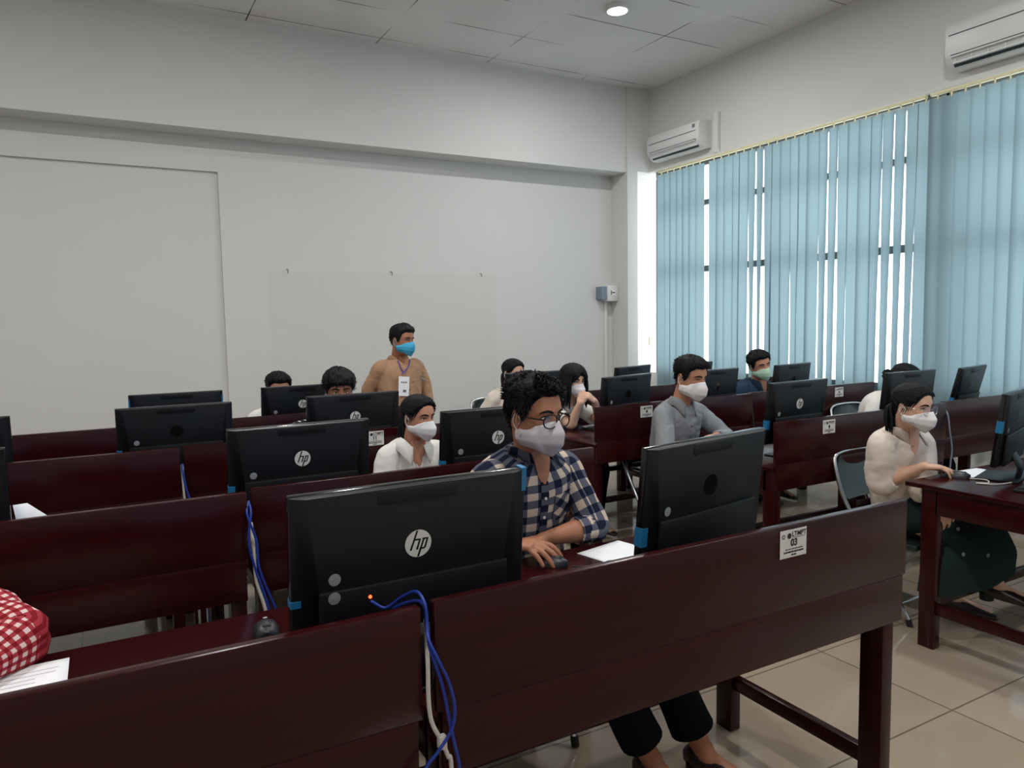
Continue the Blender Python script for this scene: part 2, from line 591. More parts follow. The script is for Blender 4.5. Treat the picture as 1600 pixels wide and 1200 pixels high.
# window wall: lintel above, sill wall below, piers between the windows
b = MB()
b.box((XW, YF - 0.2, ZR + 0.02), (XW + 0.36, YBEAM - 0.025, ZC))
b.box((XW + 0.1, YF - 0.2, 0), (XW + 0.36, YB, 0.85))
b.box((XW + 0.1, 3.69, 0.85), (XW + 0.36, 3.73, ZR + 0.02))
b.box((XW + 0.1, -2.6, 0.85), (XW + 0.36, -2.2, ZR + 0.02))
struct('wall_right', b, MT['wall'])
shell_box('wall_left', (XL - 0.2, YF - 0.2, 0), (XL, YB + 0.2, ZC), MT['wall'])
shell_box('wall_front', (XL - 0.2, YF - 0.2, 0), (XW + 0.6, YF, ZC), MT['wall'])
def window(name, y0, y1, mull):
    x = XW + 0.07
    b = MB()
    t = 0.05
    for z0, z1 in ((0.85, 0.92), (2.10, 2.17), (2.88, 2.94), (ZR - 0.05, ZR + 0.02)):
        b.box((x, y0, z0), (x + 0.06, y1, z1))
    for y in [y0 + 0.025] + mull + [y1 - 0.025]:
        b.box((x - 0.004, y - t / 2, 0.85), (x + 0.064, y + t / 2, ZR + 0.02))
    w = struct(name, b, MT['alu'])
    g = MB()
    g.box((x + 0.028, y0 + 0.02, 0.88), (x + 0.032, y1 - 0.02, ZR))
    o = g.build('window_pane', MT['glass'], w, smooth=False)
    return w
window('window_1', 3.73, 7.42, [5.55])
window('window_2', -2.2, 3.69, [0.6])

# ------------------------------------------------------------------ vertical blinds
random.seed(11)
def blind(name, label, y_hi, y_lo, gaps, base_ang, pitch=0.112, wide=()):
    t = thing(name, label, 'window blind', (XW - 0.03, (y_hi + y_lo) / 2, ZR), group='vertical blinds along the window wall')
    x = XW - 0.03
    r = MB()
    r.box((x - 0.02, y_lo, ZR - 0.026), (x + 0.02, y_hi, ZR), bev=0.004)
    r.build('head_rail', MT['cream'], t)
    n = int(round((y_hi - y_lo) / pitch))
    for i in range(n):
        y = y_hi - (i + 0.5) * pitch
        near = min([(abs(y - g[0]), g) for g in gaps] + [(9, None)], key=lambda q: q[0])
        ang0 = base_ang + random.uniform(-5, 4)
        ang1 = base_ang + random.uniform(-9, 9)
        sway = random.uniform(-0.012, 0.012)
        if any(abs(y - w) < pitch * 0.45 for w in wide):
            continue
        if near[0] < pitch * 0.5:
            ang0, ang1 = near[1][1], near[1][2]
        hk = MB()
        hk.box((x - 0.006, y - 0.004, ZR - 0.07), (x + 0.006, y + 0.004, ZR - 0.02))
        hk.build('hook', MT['cream'], t)
        s = MB()
        R = []
        zt, zb = ZR - 0.055, 0.55
        h = 0.0635
        for k in range(15):
            u = k / 14
            z = zt + (zb - zt) * u
            f = u * u * (3 - 2 * u)
            a = math.radians(ang0 + (ang1 - ang0) * min(1, f * 1.6))
            yc = y + sway * u
            row = []
            for q in np.linspace(-1, 1, 7):
                bow = 0.005 * (1 - q * q)
                row.append((x + q * h * math.sin(a) - bow * math.cos(a), yc + q * h * math.cos(a) + bow * math.sin(a), z))
            R.append(row)
        s.rings(R, closed=False)
        s.build('slat', MT['blind'], t)
    return t
# (y, angle at the top, angle lower down): slats turned far enough for daylight to pass
G1 = [(5.93, 8, 16), (5.76, 12, 30), (5.64, 16, 34), (5.52, 8, 26), (5.17, 0, 22), (4.88, 14, 26), (4.76, 14, 26), (4.64, 2, 20), (4.28, 6, 22), (4.16, 12, 28), (4.05, 16, 34), (3.94, 14, 34), (7.1, -8, 10)]
blind('vertical_blind', 'blue vertical blind with daylight showing between its slats, from the corner to the pier', 7.26, 3.84, G1, -12, wide=(6.41,))
blind('vertical_blind', 'closed blue vertical blind below the large air conditioner at the picture edge', 3.80, 0.6, [], -22)
blind('vertical_blind', 'blue vertical blind beside the camera outside the picture edge', 0.58, -2.3, [], -20)

# ------------------------------------------------------------------ ceiling lamps
for i, (x, y) in enumerate(LAMPS):
    t = thing('ceiling_lamp', ('round glowing ceiling lamp near the window corner' if i == 0 else 'round white ceiling lamp over the desks'), 'ceiling lamp', (x, y, ZC), group='ceiling lamps')
    b = MB()
    a = np.linspace(0, 2 * PI, 32, endpoint=False)
    prof = ((0.10, 0.0), (0.11, -0.02), (0.105, -0.045), (0.095, -0.045), (0.09, -0.03))
    b.rings([[(x + r * math.cos(q), y + r * math.sin(q), ZC + z) for q in a] for r, z in prof])
    b.build('lamp_rim', MT['plastic'], t)
    b = MB()
    b.ball((x, y, ZC - 0.035), (0.088, 0.088, 0.02), nu=24)
    b.build('lamp_diffuser', MT['lampglow'], t)
    lo = lamp_light(x, y)
    lo.parent = t
    lo.location = (0, 0, -0.065)

# ------------------------------------------------------------------ air conditioners
def aircon(y_far, y_near, z0, z1, label, pipe):
    dpt = 0.2
    t = thing('air_conditioner', label, 'air conditioner', (XW, (y_far + y_near) / 2, z0), group='wall air conditioners')
    prof = [(0, z1), (dpt * 0.7, z1), (dpt * 0.92, z1 - 0.02), (dpt, z1 - 0.07), (dpt, z0 + 0.11), (dpt * 0.9, z0 + 0.055), (dpt * 0.6, z0 + 0.008), (dpt * 0.45, z0), (0, z0)]
    b = MB()
    R = []
    for y, s in ((y_near, 0.97), (y_near + 0.012, 1), (y_far - 0.012, 1), (y_far, 0.97)):
        R.append([(XW - 0.001 - d * s, y, (z0 + z1) / 2 + (z - (z0 + z1) / 2) * s) for d, z in prof])
    b.rings(R)
    b.build('casing', MT['plastic'], t)
    b = MB()
    b.box((XW - dpt - 0.002, y_near + 0.05, z1 - 0.125), (XW - dpt + 0.002, y_far - 0.03, z1 - 0.117))
    b.build('panel_seam', MT['grille'], t)
    # outlet: dark slot with two long vanes
    ang = math.atan2(0.055 - 0.0, dpt * 0.1 + 0.08)
    b = MB()
    b.add([(XW - dpt * 0.985, y_near + 0.05, z0 + 0.1), (XW - dpt * 0.985, y_far - 0.05, z0 + 0.1), (XW - dpt * 0.66, y_far - 0.05, z0 + 0.016), (XW - dpt * 0.66, y_near + 0.05, z0 + 0.016)],
          [(0, 1, 2, 3)])
    for k, v in enumerate(list(b.v[0])):
        b.v[0][k] = (v[0] - 0.004, v[1], v[2] - 0.004)
    b.build('outlet', MT['grille'], t, solid=0.003)
    for k, (dx, dz) in enumerate(((0.99, 0.078), (0.84, 0.034))):
        b = MB()
        b.box((XW - dpt * dx - 0.014, y_near + 0.055, z0 + dz - 0.004), (XW - dpt * dx + 0.022, y_far - 0.055, z0 + dz + 0.008), bev=0.003)
        b.build('vane', MT['plastic'], t)
    if not pipe:
        for k in range(9):
            y = y_near + 0.08 + k * (y_far - y_near - 0.16) / 8
            b = MB()
            b.box((XW - dpt * 0.93, y - 0.004, z0 + 0.03), (XW - dpt * 0.7, y + 0.004, z0 + 0.085))
            b.build('divider', MT['plastic'], t)
    b = MB()
    b.box((XW - dpt - 0.002, y_near + 0.06, z1 - 0.085), (XW - dpt + 0.001, y_near + 0.1, z1 - 0.045))
    b.build('maker_sticker', MT['inkg'], t)
    return t
aircon(7.28, 6.38, 3.49, 3.80, 'white air conditioner in the far corner above the blue blind', True)
aircon(3.60, 2.45, 3.50, 3.87, 'white air conditioner with slatted outlet at the upper picture edge', False)
b = MB()
b.box((XW - 0.05, 6.24, ZR + 0.02), (XW, 6.31, 3.86), bev=0.008)
tag(b.build('pipe_cover', MT['plastic'], origin=(XW, 6.27, 3.6)), 'white vertical pipe cover beside the far air conditioner', 'pipe cover')

# ------------------------------------------------------------------ things on the back wall
t = thing('electric_box', 'small grey and white electric box on the wall with a conduit below', 'electric box', (5.78, YB, 1.79))
b = MB(); b.box((5.62, YB - 0.13, 1.81), (5.70, YB, 1.975), bev=0.004); b.build('side_box', MT['boxg'], t)
b = MB(); b.box((5.70, YB - 0.15, 1.79), (5.865, YB, 1.99), bev=0.006); b.build('box_case', MT['plastic'], t)
b = MB(); b.box((5.74, YB - 0.155, 1.86), (5.82, YB - 0.149, 1.93)); b.build('face_plate', MT['paper'], t)
b = MB(); b.box((5.746, YB - 0.158, 1.868), (5.757, YB - 0.154, 1.925)); b.box((5.764, YB - 0.158, 1.892), (5.812, YB - 0.154, 1.905)); b.build('breaker_switch', MT['ink'], t)
b = MB(); b.box((5.74, YB - 0.03, 0.09), (5.78, YB, 1.80), bev=0.004)
tag(b.build('conduit', MT['plastic'], origin=(5.76, YB, 0.09)), 'thin white conduit running down the wall from the electric box', 'conduit')
for x, z, w in ((1.711, 2.127, 'first'), (2.836, 2.12, 'middle'), (3.947, 2.117, 'last')):
    b = MB()
    b.tube([(x, YB, z), (x, YB - 0.03, z), (x + 0.004, YB - 0.04, z - 0.012), (x + 0.004, YB - 0.034, z - 0.034)], [0.004] * 4, seg=8, sub=4)
    lab = {'first': 'small nail on the back wall, nearest the recess', 'middle': 'small nail on the back wall above the man in tan', 'last': 'small nail on the back wall nearest the electric box'}[w]
    tag(b.build('wall_nail', MT['nail'], origin=(x, YB, z)), lab, 'nail', 'nails where a board hung')
b = MB(); b.box((6.5, YB - 0.012, 1.19), (6.56, YB, 1.31), bev=0.003)
tag(b.build('light_switch', MT['cream'], origin=(6.53, YB, 1.25)), 'small cream wall switch in the bright strip beside the blind', 'switch')

# ------------------------------------------------------------------ desks
TOP = 0.77
PAN = 1.009
DEP = 0.775
def number_label(parent, x, z, number, legible=True):
    """paper label on the desk front, facing -y"""
    y = parent.location.y - 0.0015
    b = MB()
    w, h = 0.1, 0.074
    b.box((x, y - 0.0006, z - h), (x + w, y, z))
    lab = b.build('number_label', MT['label'], parent, smooth=False)
    lab['label'] = 'white paper seat label on the desk front'
    k = MB()
    def put(V, F, cx, cz):
        if len(V):
            k.add(np.stack([V[:, 0] + cx, np.full(len(V), y - 0.0012) - V[:, 2] * 0.3, V[:, 1] + cz], 1), F)
    if legible:
        put(*text_mesh('LTMPT', 0.0185, None, bold=0.0004), x + 0.071, z - 0.0135)
    else:
        for q in range(5):
            k.box((x + 0.047 + q * 0.0095, y - 0.0012, z - 0.018), (x + 0.053 + q * 0.0095, y - 0.0006, z - 0.008))
    if number:
        put(*text_mesh(number, 0.026, None, bold=0.0009), x + 0.052, z - 0.036)
    else:
        k.box((x + 0.046, y - 0.0012, z - 0.045), (x + 0.058, y - 0.0006, z - 0.029))
    a = np.linspace(0, 2 * PI, 20, endpoint=False)
    for cx, r0, r1 in ((0.0125, 0.0035, 0.0058), (0.034, 0.0, 0.0075)):
        k.rings([[(x + cx + r * math.cos(q), y - 0.0012, z - 0.0165 + r * math.sin(q)) for q in a] for r in (max(r0, 0.0005), r1)], cap0=False, cap1=False)
    rnd = random.Random(5)
    for cz, x0, x1, th in ((0.052, 0.02, 0.085, 0.0012), (0.0595, 0.014, 0.088, 0.0022), (0.0675, 0.042, 0.062, 0.002), (0.0225, 0.045, 0.094, 0.0006)):
        q = x0
        while q < x1:
            e = min(x1, q + rnd.uniform(0.004, 0.012))
            k.box((x + q, y - 0.0012, z - cz - th), (x + e, y - 0.0006, z - cz + th))
            q = e + 0.0016
    k.build('printed_text', MT['ink'], lab, origin=parent.location, smooth=False)

DESKS = {}
def desk(key, x0, x1, yf, label, num=None, legible=True):
    t = thing('computer_desk', label, 'desk', (x0, yf, 0), group='red lacquered computer desks')
    wd = MT['wood']
    rnd = random.Random(hash(key) % 1000)
    b = MB(); b.box((x0, yf, 0.785), (x1, yf + 0.025, PAN), bev=0.003); b.build('privacy_panel', wd, t)
    b = MB(); b.box((x0 + 0.012, yf + 0.0008, 0.648), (x1 - 0.012, yf + 0.024, 0.785), bev=0.001); b.build('front_apron', wd, t)
    b = MB(); b.box((x0, yf + 0.0255, TOP - 0.022), (x1, yf + DEP, TOP), bev=0.004); b.build('tabletop', wd, t)
    for xa, xb in ((x0 + 0.012, x0 + 0.034), (x1 - 0.034, x1 - 0.012)):
        b = MB(); b.box((xa, yf + 0.08, 0.635), (xb, yf + DEP - 0.14, TOP - 0.0225), bev=0.002); b.build('side_apron', wd, t)
    for xa in (x0 + 0.012, x1 - 0.062):
        for ya in (yf + 0.025, yf + DEP - 0.15):
            b = MB(); b.box((xa, ya, 0), (xa + 0.05, ya + 0.075, TOP - 0.0225), bev=0.003); b.build('leg', wd, t)
        b = MB(); b.box((xa + 0.01, yf + 0.1, 0.165), (xa + 0.04, yf + DEP - 0.15, 0.215), bev=0.002); b.build('stretcher', wd, t)
    b = MB(); b.box((x0 + 0.062, yf + DEP - 0.13, 0.19), (x1 - 0.062, yf + DEP - 0.1, 0.235), bev=0.002); b.build('foot_rail', wd, t)
    if num is not None:
        number_label(t, *num, legible=legible)
    DESKS[key] = t
    return t
desk('L1a', -1.02, 0.502, 1.275, 'red desk nearest the camera, with the checked elbow and paper on it')
desk('L1b', 0.533, 2.036, 1.285, 'red desk bearing label 03, of the man in the navy check shirt', num=(1.497, 0.998, '03'))
desk('L2a', -1.13, 0.385, 2.485, 'red desk behind the nearest one, to the left of the blue cable bundle')
desk('L2b', 0.405, 1.804, 2.53, 'red desk of the girl in the white blouse with a ponytail')
desk('L3a', -1.22, 0.277, 3.59, 'red desk in third row with the unlit monitor straddling its end')
desk('L3b', 0.297, 1.755, 3.62, 'red desk bearing label 11, of the boy peering over the monitor', num=(1.148, 1.0, '11'))
desk('L4a', -1.3, 0.2, 4.53, 'red desk in the far row on the wall recess side')
desk('L4b', 0.22, 1.70, 4.56, 'red desk in the far row next to the standing man in tan')
desk('R1', 3.262, 4.76, 1.30, 'red desk seen from its end, of the woman in the cream shirt')
desk('R2a', 3.0, 4.485, 2.60, 'red desk of the man in the grey shirt', num=(3.35, 0.992, ''), legible=False)
desk('R2b', 4.505, 5.98, 2.63, 'red desk behind the cream shirt woman, against the closed blind')
desk('R3a', 2.66, 4.025, 3.71, 'red desk of the girl resting her chin on her hands', num=(3.01, 0.99, ''), legible=False)
desk('R3b', 4.045, 5.47, 3.76, 'red desk of the man in the navy shirt by the window', num=(4.98, 0.99, ''), legible=False)
desk('R4a', 2.62, 4.10, 4.62, 'red desk in the far row by the back corner of the girl with tied hair')
desk('R4b', 4.12, 5.45, 4.64, 'red desk in the far row closest to the window')

# ------------------------------------------------------------------ monitors (backs towards the camera)
MW, MH = 0.508, 0.338
TILT = math.radians(-6)
def tiltm(extra=0.0):
    return Matrix.Translation((0, 0, 0.088)) @ Matrix.Rotation(-TILT + extra, 4, 'X')
def monitor_meshes(extra):
    T = tiltm(extra)
    d = {}
    b = MB(); b.box((-MW / 2, -0.008, 0), (MW / 2, 0.012, MH), bev=0.003, mtx=T)
    d['screen_bezel'] = b.mesh('screen_bezel', MT['shell2'])
    b = MB()
    def rect(w0, z0, w1, z1, y):
        return [(-w0, y, z0), (w0, y, z0), (w1, y, z1), (-w1, y, z1)]
    b.rings([rect(MW / 2 - 0.001, 0.001, MW / 2 - 0.001, MH - 0.001, -0.0082), rect(MW / 2 - 0.003, 0.002, MW / 2 - 0.003, MH - 0.002, -0.011),
             rect(MW / 2 - 0.068, 0.006, MW / 2 - 0.03, MH - 0.004, -0.020), rect(MW / 2 - 0.07, 0.008, MW / 2 - 0.032, MH - 0.006, -0.021)], mtx=T)
    d['rear_cover'] = b.mesh('rear_cover', MT['shell'])
    b = MB(); b.box((-0.085, -0.0225, MH - 0.034), (0.085, -0.0202, MH - 0.006), bev=0.001, mtx=T); b.box((-0.075, -0.0235, MH - 0.036), (0.075, -0.0222, MH - 0.033), mtx=T)
    d['webcam_module'] = b.mesh('webcam_module', MT['shell'])
    b = MB(); b.box((-MW / 2 + 0.05, -0.033, 0.002), (MW / 2 - 0.05, -0.0205, 0.148), bev=0.004, mtx=T)
    d['port_cover'] = b.mesh('port_cover', MT['shell'])
    b = MB()
    b.tube([(0, -0.03, 0.12), (0, -0.06, 0.06), (0, -0.05, 0.006)], [(0.045, 0.012)] * 3, seg=14, sub=5, ref=(1, 0, 0))
    b.box((-0.12, -0.075, 0.0), (0.12, 0.1, 0.010), bev=0.004)
    d['stand'] = b.mesh('stand', MT['shell'])
    b = MB()
    a = np.linspace(0, 2 * PI, 40, endpoint=False)
    cz, r = MH * 0.63, 0.0285
    b.rings([[(q * r * math.cos(k), -0.0212 - yy, cz + q * r * math.sin(k)) for k in a] for q, yy in ((1, 0), (1, 0.0012), (0.02, 0.0014))], mtx=T)
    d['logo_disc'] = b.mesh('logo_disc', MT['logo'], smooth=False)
    d['logo_disc_dark_refl'] = b.mesh('logo_disc', MT['logok'], smooth=False)
    b = MB()
    def stroke(p, q, w):       # slanted stroke, seen from -y: x to the viewer's right
        (x0, z0), (x1, z1) = p, q
        v = [(x0 - w, -0.0229, cz + z0), (x0 + w, -0.0229, cz + z0), (x1 + w, -0.0229, cz + z1), (x1 - w, -0.0229, cz + z1)]
        v += [(q0, -0.0224, q2) for q0, _, q2 in v]
        b.add(v, [(0, 1, 2, 3), (7, 6, 5, 4), (0, 4, 5, 1), (1, 5, 6, 2), (2, 6, 7, 3), (3, 7, 4, 0)], mtx=T)
    sl = 0.3
    stroke((-0.0165, -0.0125), (-0.0165 + sl * 0.04 + 0.002, 0.0275), 0.0021)       # h stem, runs to the top
    stroke((-0.0030, -0.0125), (-0.0030 + sl * 0.022, 0.0095), 0.0021)
    b_h = ((-0.0085, 0.0095), (0.0036, 0.0095))
    v = [(-0.0105, -0.0229, cz + 0.0068), (0.0022, -0.0229, cz + 0.0068), (0.0036, -0.0229, cz + 0.0105), (-0.0092, -0.0229, cz + 0.0105)]
    b.add(v, [(0, 1, 2, 3)], mtx=T)
    stroke((-0.0005, -0.0275), (-0.0005 + sl * 0.037 + 0.002, 0.0105), 0.0021)         # p stem, runs to the bottom
    stroke((0.0140, -0.0110), (0.0140 + sl * 0.02, 0.0095), 0.0021)
    for z in (-0.0125, 0.0072):
        x = 0.0072 + (z + 0.0125) * sl
        b.add([(x - 0.005, -0.0229, cz + z), (x + 0.0065, -0.0229, cz + z), (x + 0.0078, -0.0229, cz + z + 0.0036), (x - 0.004, -0.0229, cz + z + 0.0036)], [(0, 1, 2, 3)], mtx=T)
    d['logo_letters'] = b.mesh('logo_letters', MT['shell2'], smooth=False)
    b = MB(); b.box((-MW / 2 + 0.012, 0.0121, 0.02), (MW / 2 - 0.012, 0.0126, MH - 0.012), mtx=T)
    d['screen'] = b.mesh('screen', MT['screen'], smooth=False)
    b = MB()
    b.rings([[(q * 0.012 * math.cos(k), -0.001 * (1 - q), q * 0.0125 * math.sin(k)) for k in a] for q in (1, 0.02)], cap1=True)
    d['sticker'] = b.mesh('sticker', MT['stick'], smooth=False)
    return d
MM = {0: monitor_meshes(0.0)}
def monitor(x, y, rot, label, tape=(), stickers=1, lean=0.0, dark=False, k=1.0):
    key = round(lean, 3)
    if key not in MM:
        MM[key] = monitor_meshes(lean)
    d = MM[key]
    t = thing('computer_monitor', label, 'monitor', (x, y, TOP + 0.0005), math.radians(rot), group='black all-in-one computers on the desks')
    t.scale = (1.045 if k > 1.03 else 1.0, 1, k)
    for n in ('screen_bezel', 'rear_cover', 'webcam_module', 'port_cover', 'stand', 'screen'):
        child(n, d[n], t)
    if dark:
        lg = child('logo_disc', d['logo_disc_dark_refl'], t, label='glossy disc with the maker letters, dark reflection painted in')
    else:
        lg = child('logo_disc', d['logo_disc'], t, label='silver disc with the maker letters, bright reflection painted in')
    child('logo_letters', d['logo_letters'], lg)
    T = tiltm(lean)
    for k in range(stickers):
        s = child('sticker', d['sticker'], t, label='round grey sticker')
        s.matrix_local = T @ Matrix.Translation((-0.172 - 0.004 * k, -0.0222 if k == 0 else -0.0342, 0.168 - 0.032 * k))
    for k, (px, pz, w, h) in enumerate(tape):
        b = MB()
        b.box((px, -0.0135, pz), (px + w, 0.0127, pz + h), bev=0.0006, mtx=T)
        child('tape', b.mesh('tape', MT['tape'], smooth=False), t, label='blue tape folded over the edge')
    return t
TL = (-MW / 2 - 0.0006, 0.085, 0.034, 0.05)      # tape on the camera's left edge, low
mA = monitor(0.562, 1.475, 0, 'largest black monitor nearest the camera, blue cable and red light at its foot', tape=((MW / 2 - 0.012, MH - 0.05, 0.0128, 0.052), (-MW / 2 - 0.0006, 0.12, 0.02, 0.014)), stickers=2, k=1.055)
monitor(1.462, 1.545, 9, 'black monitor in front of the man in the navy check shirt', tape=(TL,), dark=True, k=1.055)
monitor(0.612, 2.715, 0, 'black monitor in second row with bright logo, in front of the label 11', tape=(TL,), k=1.000)
monitor(1.425, 2.73, 0, 'black monitor with white logo facing the girl in the white blouse', tape=(TL,), k=1.000)
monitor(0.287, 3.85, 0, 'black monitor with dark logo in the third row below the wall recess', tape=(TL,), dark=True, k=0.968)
monitor(1.16, 3.86, 2, 'black monitor with pale logo hiding the boy up to his eyes', k=0.968)
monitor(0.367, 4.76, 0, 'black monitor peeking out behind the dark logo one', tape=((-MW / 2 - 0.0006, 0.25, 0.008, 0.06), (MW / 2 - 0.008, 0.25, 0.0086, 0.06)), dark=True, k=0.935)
monitor(1.10, 4.78, 2, 'black monitor with pale logo in the far row left of the standing man', tape=(TL,), k=0.935)
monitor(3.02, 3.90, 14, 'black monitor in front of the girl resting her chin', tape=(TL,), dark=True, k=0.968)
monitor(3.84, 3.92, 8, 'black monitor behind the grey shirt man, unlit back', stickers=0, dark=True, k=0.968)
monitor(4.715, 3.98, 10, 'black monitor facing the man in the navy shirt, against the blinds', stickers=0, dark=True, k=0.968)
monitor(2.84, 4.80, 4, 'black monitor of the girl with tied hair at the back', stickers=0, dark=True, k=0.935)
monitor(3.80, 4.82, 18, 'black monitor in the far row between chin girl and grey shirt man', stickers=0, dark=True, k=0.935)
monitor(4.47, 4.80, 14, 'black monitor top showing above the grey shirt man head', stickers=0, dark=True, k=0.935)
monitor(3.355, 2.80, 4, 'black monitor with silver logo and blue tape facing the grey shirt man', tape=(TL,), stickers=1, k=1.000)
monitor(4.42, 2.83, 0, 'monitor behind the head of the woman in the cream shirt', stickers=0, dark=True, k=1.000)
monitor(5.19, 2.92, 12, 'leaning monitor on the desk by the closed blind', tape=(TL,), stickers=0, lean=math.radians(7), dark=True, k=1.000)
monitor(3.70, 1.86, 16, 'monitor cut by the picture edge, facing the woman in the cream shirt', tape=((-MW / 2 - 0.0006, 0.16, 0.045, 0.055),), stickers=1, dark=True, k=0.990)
monitor(-0.62, 3.85, 0, 'monitor in the third row cut by the left picture border', stickers=0, k=0.968)
monitor(-0.53, 2.72, 0, 'monitor in the second row at the left picture border, beside a propped sheet', stickers=0, k=1.000)
# lit red port light on the nearest monitor
b = MB(); b.ball((0.0, 0, 0), 0.0035, nu=10, nv=6)
o = child('port_light', b.mesh('port_light', MT['led']), mA, label='small glowing red light')
o.matrix_local = tiltm() @ Matrix.Translation((-0.105, -0.034, 0.125))

# ------------------------------------------------------------------ mice, keyboards, paper
def mouse(x, y, rot, label):
    t = thing('computer_mouse', label, 'computer mouse', (x, y, TOP + 0.0005), math.radians(rot), group='computer mice')
    R = []
    for u in np.linspace(0, 1, 13):          # buttons end at -y
        yy = -0.052 + 0.104 * u
        w = 0.028 * (1 - abs(2 * u - 1) ** 3.2) ** 0.5 + 0.004
        h = 0.010 + 0.021 * math.sin(PI * min(1, 0.12 + u * 0.88)) ** 0.9
        R.append([(w * math.cos(a), yy, max(0.0, h * math.sin(a))) for a in np.linspace(0, PI, 13)] + [(-w * 0.9, yy, 0), (w * 0.9, yy, 0)])
    b = MB(); b.rings(R)
    child('mouse_body', b.mesh('mouse_body', MT['mouse']), t)
    b = MB()
    b.tube([(-0.0045, -0.028, 0.0235), (0.0045, -0.028, 0.0235)], [0.007, 0.007], seg=14, sub=2)
    child('scroll_wheel', b.mesh('scroll_wheel', MT['rubber']), t)
    b = MB(); b.ball((0, 0.018, 0.0304), (0.006, 0.005, 0.001), nu=14, nv=6)
    child('mouse_badge', b.mesh('mouse_badge', MT['stick']), t, label='small pale badge')
    return t
mouse(0.325, 1.90, -6, 'dark mouse lying beside the nearest monitor')
mouse(1.222, 1.950, 38, 'dark mouse under the hand of the man in the check shirt')
mouse(2.965, 4.36, 0, 'black mouse on the desk of the girl resting her chin')
mouse(3.535, 1.985, 20, 'dark mouse under the hand of the woman in the cream shirt')
def keyboard(x, y, rot, label):
    t = thing('keyboard', label, 'keyboard', (x, y, TOP + 0.0005), math.radians(rot), group='black keyboards')
    b = MB(); b.box((-0.22, -0.07, 0), (0.22, 0.07, 0.014), bev=0.004)
    child('keyboard_base', b.mesh('keyboard_base', MT['key']), t)
    b = MB()
    for r in range(5):
        for c in range(18):
            if r == 0 and 4 < c < 10:
                continue
            b.box((-0.21 + c * 0.0233, 0.06 - (5 - r) * 0.0235, 0.0135), (-0.21 + c * 0.0233 + 0.02, 0.06 - (5 - r) * 0.0235 + 0.02, 0.019))
        if r == 0:
            b.box((-0.21 + 5 * 0.0233, 0.06 - 5 * 0.0235, 0.0135), (-0.21 + 10 * 0.0233 - 0.003, 0.06 - 5 * 0.0235 + 0.02, 0.019))
    child('key_field', b.mesh('key_field', MT['key'], smooth=False), t)
    return t
keyboard(3.20, 4.25, 6, 'black keyboard in front of the girl resting her chin')
keyboard(3.66, 1.66, 10, 'black keyboard pushed below the monitor at the picture edge')
def sheet(x, y, w, h, rot, label, z=TOP, lines=False, curl=0.0):
    t = thing('paper_sheet', label, 'paper', (x, y, z + 0.0008), math.radians(rot), group='papers on the desks')
    R = [[(-w / 2 + w * i / 8, -h / 2 + h * j / 8, curl * (max(0, i / 8 - 0.7) ** 2) * 2) for i in range(9)] for j in range(9)]
    b = MB(); b.rings(R, closed=False)
    o = child('page', b.mesh('page', MT['paper']), t)
    s = o.modifiers.new('thickness', 'SOLIDIFY'); s.thickness = 0.0004; s.offset = -1
    if lines:
        rnd = random.Random(3)
        b = MB()
        for k in range(7):
            q = -w / 2 + 0.02
            e = w / 2 - rnd.uniform(0.02, 0.09)
            b.box((q, -h / 2 + 0.02 + k * h / 9, 0.0001), (e, -h / 2 + 0.0215 + k * h / 9, 0.0003))
        child('printed_lines', b.mesh('printed_lines', MT['inkg'], smooth=False), t)
    return t
sheet(-0.245, 1.90, 0.27, 0.19, 0, 'printed white sheet on the nearest desk by the checked elbow', lines=True)
sheet(1.475, 1.925, 0.21, 0.2, 12, 'blank white sheet beside the man in the check shirt')
sheet(3.15, 4.40, 0.2, 0.14, 4, 'white sheet beside the chin girl keyboard', lines=True)
sheet(3.70, 2.0, 0.24, 0.13, -4, 'bright white sheet by the hand of the woman in the cream shirt')
# propped sheet at the left border
t = thing('paper_sheet', 'white sheet with a dark scribble propped in the second row at left border', 'paper', (-0.22, 2.95, TOP), 0.0, group='papers on the desks')
b = MB()
b.rings([[(-0.04, 0.0, 0.001), (0.12, 0.02, 0.001)], [(-0.06, -0.03, 0.11), (0.06, -0.01, 0.11)], [(-0.07, -0.04, 0.2), (-0.03, -0.03, 0.2)]], closed=False)
o = child('page', b.mesh('page', MT['paper']), t)
s = o.modifiers.new('thickness', 'SOLIDIFY'); s.thickness = 0.0006

# ------------------------------------------------------------------ cables
def cable(name, pts, r, m, label, group):
    b = MB()
    b.tube(pts, [r] * len(pts), seg=10, sub=8)
    c = pts[0]
    return tag(b.build(name, m, origin=c), label, 'cable', group)
yg = 1.262
G = 'cables in the gaps between desks'
cable('network_cable', [(0.451, 1.415, 0.985), (0.475, 1.40, 0.972), (0.500, 1.37, 1.0), (0.514, 1.325, 1.022), (0.5175, 1.292, 1.006), (0.5165, 1.286, 0.97), (0.512, 1.262, 0.945), (0.524, 1.25, 0.912), (0.546, 1.25, 0.858), (0.556, 1.25, 0.81), (0.552, 1.25, 0.775), (0.540, 1.252, 0.75), (0.518, 1.253, 0.725), (0.491, 1.255, 0.695), (0.44, 1.26, 0.6), (0.42, 1.27, 0.3), (0.43, 1.27, 0.02)], 0.0034, MT['cable'], 'outer blue network cable looping from the nearest monitor into the gap', G)
cable('network_cable', [(0.487, 1.39, 0.972), (0.502, 1.36, 0.99), (0.515, 1.32, 1.005), (0.519, 1.293, 0.998), (0.5185, 1.286, 0.965), (0.513, 1.264, 0.935), (0.520, 1.257, 0.905), (0.535, 1.256, 0.85), (0.546, 1.257, 0.789), (0.556, 1.257, 0.734), (0.567, 1.257, 0.671), (0.58, 1.26, 0.5), (0.575, 1.265, 0.25), (0.57, 1.27, 0.02)], 0.0034, MT['cable'], 'inner blue network cable crossing the white one at the nearest gap', G)
